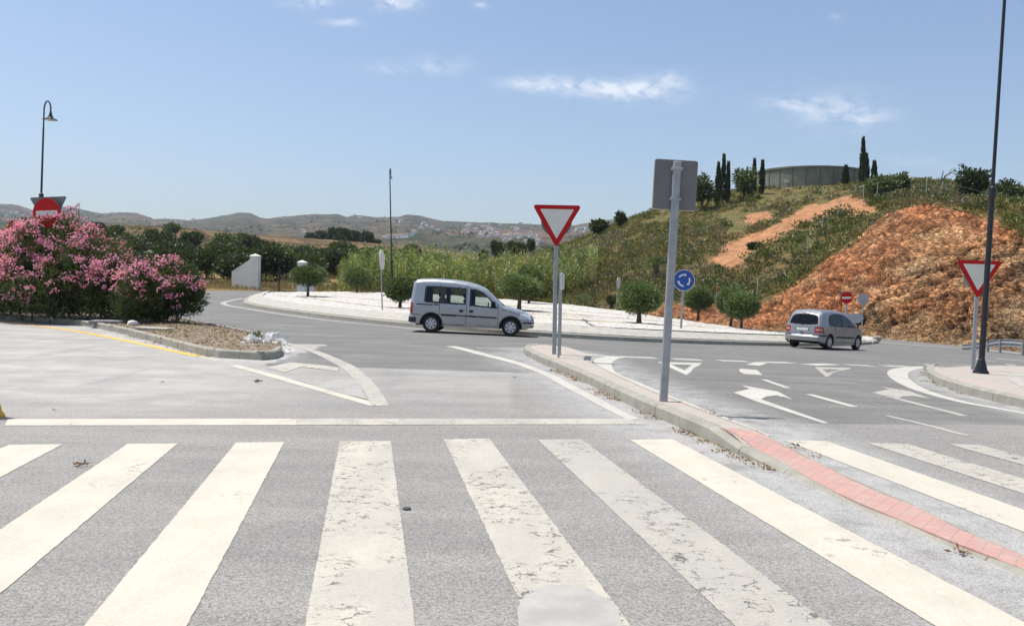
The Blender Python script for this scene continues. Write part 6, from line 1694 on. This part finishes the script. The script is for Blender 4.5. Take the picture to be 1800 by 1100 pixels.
def houses():
    proto = []
    for w, d, h, kind in [(14, 9, 5.5, 0), (10, 8, 4, 0), (24, 9, 6, 1), (12, 8, 6.5, 0)]:
        t = empty('hill_house', (0, 0, 0), 'house', 'house', 'white houses on the far hillside')
        m = MB(); m.box((-w / 2, -d / 2, -4), (w / 2, d / 2, h)); wl = m.build('wall', WHITEWASH, t)
        m = MB(); e = .5
        if kind == 0: m.add([(-w / 2 - e, -d / 2 - e, h + .02), (w / 2 + e, -d / 2 - e, h + .02), (w / 2 + e, d / 2 + e, h + .02), (-w / 2 - e, d / 2 + e, h + .02), (-w / 4, 0, h + 2), (w / 4, 0, h + 2)], [(0, 1, 5, 4), (1, 2, 5), (2, 3, 4, 5), (3, 0, 4), (3, 2, 1, 0)])
        else: m.box((-w / 2 - .2, -d / 2 - .2, h + .01), (w / 2 + .2, d / 2 + .2, h + .5))
        m.build('roof', ROOFTILE if kind == 0 else WHITEWASH, t)
        for k in range(int(w // 4)):
            x = -w / 2 + 2 + k * 4; m = MB(); m.box((x - .6, -d / 2 - .05, 1.2), (x + .6, -d / 2 - .003, 3)); m.build('window', BLACK_PLASTIC, t)
        proto.append(t)
    spots = []
    for k in range(46):
        px = rng.uniform(815, 950); py = 396 + (px - 815) * .16 + rng.normal() * 7 + 4
        spots.append((px, py))
    spots += [(x, y) for x, y in [(1016, 404), (1024, 402), (1032, 403), (1020, 410), (1028, 408), (1011, 408), (925, 428), (935, 429), (945, 428), (632, 386), (690, 392), (697, 388), (705, 391), (745, 396), (750, 400), (740, 404), (728, 412), (720, 417), (712, 419), (704, 418), (695, 418), (685, 419), (675, 420), (533, 411), (536, 414), (20, 376), (30, 379), (12, 381), (40, 383), (5, 374), (340, 387), (745, 376), (760, 402), (770, 408), (838, 389), (860, 396), (880, 398)]]
    labs = ['small white tile roofed house of the village on the far hillside', 'little white cottage of the village on the far hillside', 'long flat roofed white block of the village on the far hillside', 'taller white tile roofed house of the village on the far hillside']
    used = set()
    for j, (px, py) in enumerate(spots):
        q = hill_hit(px, py)
        if q is None: continue
        k = int(rng.choice(4, p=[.35, .3, .12, .23]))
        if k not in used: t = proto[k]; used.add(k)
        else: t = copy_tree(proto[k])
        t['label'] = labs[k]; t.location = q + np.array([0, 0, 1.0]); t.rotation_euler.z = rng.uniform(-.6, .6); s = rng.uniform(.5, .85) * (q[1] / 1500) ** .6; t.scale = (s, s, s * .9)
houses()

# ------------------------------------------------------------------ small things on the road
def plastic():
    b = gnd(462, 609, .12); t = empty('plastic_sheet', b, 'crumpled clear plastic sheeting blown onto the planter end', 'litter')
    m, g, bs = new_mat('clear_plastic'); g.put(bs.inputs['Base Color'], (.8, .81, .82)); bs.inputs['Roughness'].default_value = .2; bs.inputs['Specular IOR Level'].default_value = .6
    tr = g.new('ShaderNodeBsdfTransparent'); mx = g.new('ShaderNodeMixShader'); mx.inputs[0].default_value = .42; g.l.new(tr.outputs[0], mx.inputs[1]); g.l.new(bs.outputs[0], mx.inputs[2]); g.l.new(mx.outputs[0], g.n['Material Output'].inputs[0])
    def pile(name, cx, cy, rx, ry, h, seed, zoff=0):
        n = 46; u, v = np.meshgrid(np.linspace(-1, 1, n), np.linspace(-1, 1, n), indexing='ij'); r = np.sqrt(u * u + v * v)
        X = cx + u * rx; Y = cy + v * ry; P = np.c_[X.ravel() * 5, Y.ravel() * 5, np.full(n * n, seed * 1.7)]
        w1, w2, i1 = worley(P, seed); Z = (h * np.clip(1 - r ** 2, 0, 1) ** .6).ravel() * (.45 + .9 * i1) + (w1 - .4) * .07 + (fbm(P * 2, 3, seed) - .5) * .06
        jx = (fbm(P * 1.3 + 5, 3, seed + 2) - .5) * .16; V = np.c_[X.ravel() + jx, Y.ravel() + jx * .6, np.maximum(Z, -.04) + zoff + .02]
        I = np.arange(n * n).reshape(n, n); F = np.stack([I[:-1, :-1], I[:-1, 1:], I[1:, 1:], I[1:, :-1]], -1).reshape(-1, 4)[:, ::-1]; rc = r[:-1, :-1].ravel() < .93 + .1 * np.sin(np.arange((n - 1) ** 2))
        return fast_mesh(name, V, F[rc], [m], smooth=False)
    link('sheet', pile('sheet', -.2, .05, .28, .3, .2, 1), t); link('sheet', pile('sheet', .2, .15, .34, .32, .25, 2), t); link('loose_end', pile('loose_end', .5, -.28, .3, .24, .05, 4, -.1), t)
plastic()
def sprig(px, py, h, r, label, hh=.15, n=60, cols=MID_C, f=None):
    b = f(px, py) if f else gnd(px, py, hh); t = empty('weed', b, label, 'plant', 'weeds along the kerbs'); V, F, c = leaves(rng.normal(size=(n, 3)) * [r * .4, r * .4, 0] + np.c_[np.zeros((n, 2)), rng.random(n) * h * .6], rdir(n) * .6 + [0, 0, .9], rng.uniform(.35, .6, n) * h, h * .09, tint(cols[0], n, .4) * 1.5)
    link('leaves', fast_mesh('leaves', V, F, [LEAF], c, smooth=False), t)
    m = MB(); m.tube([(0, 0, -.05), (.01, 0, h * .4), (0, .01, h * .75)], [.008, .006, .003], 5); m.build('stem', BARK, t)
sprig(449, 606, .34, .1, 'green oleander sprig sticking up out of the plastic sheeting')
sprig(395, 590, .14, .12, 'low dry weed on the planter soil left of the plastic', .14, 40, [(.2, .17, .08)])
sprig(300, 588, .16, .12, 'small dry weed on the soil below the smaller oleander', .14, 40, [(.17, .14, .06)])
def dry_tufts():
    """straggling dry weeds and leaf litter caught in the gutters"""
    parts = []
    for line, n, spread, hgt in [(MED_NEAR[2:14], 280, .10, .03), (REF_NEAR[1:7], 110, .10, .03), (PLANTER_NEAR[2:10], 160, .16, .03), (MED_FAR[9:13], 40, .1, .03)]:
        L = _dense(W(line)[:, :2], .02); k = rng.integers(0, len(L), n); q = L[k]; keep = fbm(np.c_[q * 1.3], 3, 8) > .5; q = q[keep] + rng.normal(size=(keep.sum(), 2)) * [spread * .55, spread * .3] - [spread * .55, 0]; m = 6
        C = np.repeat(np.c_[q, gz(q[:, 0], q[:, 1]) + .006], m, 0) + rng.normal(size=(len(q) * m, 3)) * [.03, .03, 0]; N = len(C)
        parts.append(leaves(C, np.c_[rng.normal(size=(N, 2)) * .9, rng.random(N) * 1.1], rng.uniform(.6, 1.6, N) * hgt, .012, np.array([(.30, .20, .09), (.24, .15, .06), (.34, .25, .13), (.15, .09, .045)])[rng.integers(0, 4, N)]))
    V, F, c = join(parts); tag(link('gutter_weeds', fast_mesh('gutter_weeds', V, F, [LEAF], c, smooth=False)), kind='stuff')
dry_tufts()
def planter_litter():
    near = resample(W(PLANTER_NEAR)[:, :2], 50); far = resample(W(PLANTER_FAR)[:, :2][::-1], 50); n = 2600; i = rng.integers(18, 50, n); t = rng.uniform(.05, .9, n)[:, None]
    q = near[i] * (1 - t) + far[i] * t + rng.normal(size=(n, 2)) * .25; z = gz(q[:, 0], q[:, 1]) + .12 + .1 * np.sin(math.pi * t[:, 0])
    V, F, c = leaves(np.c_[q, z], np.c_[rng.normal(size=(n, 2)), rng.random(n) * .5], rng.uniform(.05, .13, n), .03, np.array([(.26, .17, .09), (.34, .27, .17), (.14, .1, .06), (.18, .17, .06)])[rng.integers(0, 4, n)])
    tag(link('leaf_litter', fast_mesh('leaf_litter', V, F, [LEAF], c, smooth=False)), kind='stuff')
planter_litter()
def debris(px, py, r, label, cols, n=26):
    b = gnd(px, py, .008); t = empty('dead_leaves', b, label, 'litter', 'dead leaves lying on the road')
    V, F, c = leaves(rng.normal(size=(n, 3)) * [r * .5, r * .4, 0] + [0, 0, .01], np.c_[rng.normal(size=(n, 2)), rng.random(n) * .6], rng.uniform(.5, 1.0, n) * r, r * .28, np.array(cols)[rng.integers(0, len(cols), n)])
    link('leaf_clump', fast_mesh('leaf_clump', V, F, [LEAF], c, smooth=False), t)
BR = [(.22, .1, .05), (.3, .18, .1), (.12, .07, .04)]
debris(143, 818, .06, 'reddish brown dead leaves beside the second zebra bar', BR); debris(453, 671, .075, 'brown dead leaves under the painted nose line', BR); debris(285, 673, .035, 'small dark scrap on the pale parking surface', [(.06, .05, .04)], 10)
debris(1690, 940, .045, 'two brown scraps on the red knobbed paving', BR, 14); debris(1690, 972, .06, 'brown leaf scraps in the gutter at lower right', BR, 16); debris(1202, 762, .05, 'dark brown lump in the gutter by the median kerb', [(.07, .05, .03)], 14)
debris(1357, 828, .05, 'brown twig scrap where the median kerb drops', BR, 12); debris(98, 722, .04, 'tiny dark scraps near the yellow bollard', [(.08, .07, .06)], 8); debris(905, 664, .05, 'thin dark twig lying in the left lane', [(.05, .05, .045)], 8); debris(1398, 783, .05, 'dark scraps at the corner of the right hand zebra bar', [(.08, .06, .05)], 10)
def manhole():
    b = gnd(715, 895); m = MB(); m.lathe([(.03, .0), (.03, .012), (.022, .016), (.002, .016)], 16); o = m.build('road_stud', plain('dark_iron', (.06, .06, .06), .7), None, smooth=True); o.location = b; tag(o, 'small dark iron stud set in the asphalt between zebra bars', 'road stud')
manhole()
def rock(px, py, r, label, hh=.15, mat=STONE):
    b = gnd(px, py, hh); n = 12; th, ph = np.meshgrid(np.linspace(0, math.pi, n), np.linspace(0, 2 * math.pi, 2 * n), indexing='ij'); d = np.c_[(np.sin(th) * np.cos(ph)).ravel(), (np.sin(th) * np.sin(ph)).ravel(), np.cos(th).ravel()]
    V = d * r * (.7 + .6 * vnoise(d * 1.6 + px, 3)[:, None]) * [1.2, .9, .7]; I = np.arange(n * 2 * n).reshape(n, 2 * n); F = np.stack([I[:-1, :-1], I[1:, :-1], I[1:, 1:], I[:-1, 1:]], -1).reshape(-1, 4)
    o = link('stone', fast_mesh('stone', V, F, [mat], smooth=False)); o.location = b + np.array([0, 0, r * .4]); tag(o, label, 'stone')
rock(234, 573, .15, 'pale stone on the soil at the foot of the smaller oleander', .13, WHITEWASH); rock(1541, 597, .22, 'grey boulder on the tip of the island behind the people carrier', .15)
def slab(px, py, w, d, label, yaw, mat):
    b = gnd(px, py, .14); m = MB(); m.box((-w / 2, -d / 2, 0), (w / 2, d / 2, .09), .02); o = m.build('stone_slab', mat); o.location = b; o.rotation_euler.z = yaw; tag(o, label, 'stone slab')
slab(192, 568, 1.0, .7, 'dark grey flat slab in the shade under the oleanders', .2, plain('grey_slab', (.2, .2, .21), .9, 0, .2, 4)); slab(272, 581, 1.1, .35, 'pale buff kerb slab lying on the planter soil', -.35, KERB_PALE)
def bollard():
    b = gnd(-26, 733); t = empty('traffic_bollard', b, 'yellow bollard cut by the left border of the picture', 'bollard')
    m = MB(); m.lathe([(.16, .06), (.155, .1), (.12, .22), (.10, .5), (.085, .78), (.06, .82), (.004, .83)], 24); m.build('body', YELLOW, t, smooth=True)
    m = MB(); m.lathe([(.19, -.01), (.19, .03), (.165, .06), (.14, .06)], 24); m.build('base', YELLOW, t, smooth=True)
bollard()

# ------------------------------------------------------------------ air
HAZE = 0.0001
def haze():
    m = MB(); m.box((-3600, -400, -120), (3600, 3700, 420)); mt = bpy.data.materials.new('haze'); mt.use_nodes = True; g = G(mt.node_tree); g.n.clear()
    o = g.new('ShaderNodeOutputMaterial'); v = g.new('ShaderNodeVolumePrincipled'); v.inputs['Density'].default_value = HAZE; v.inputs['Color'].default_value = (.80, .88, 1.0, 1); v.inputs['Anisotropy'].default_value = .3
    g.l.new(v.outputs[0], o.inputs['Volume']); tag(m.build('haze', mt), kind='stuff')
haze()
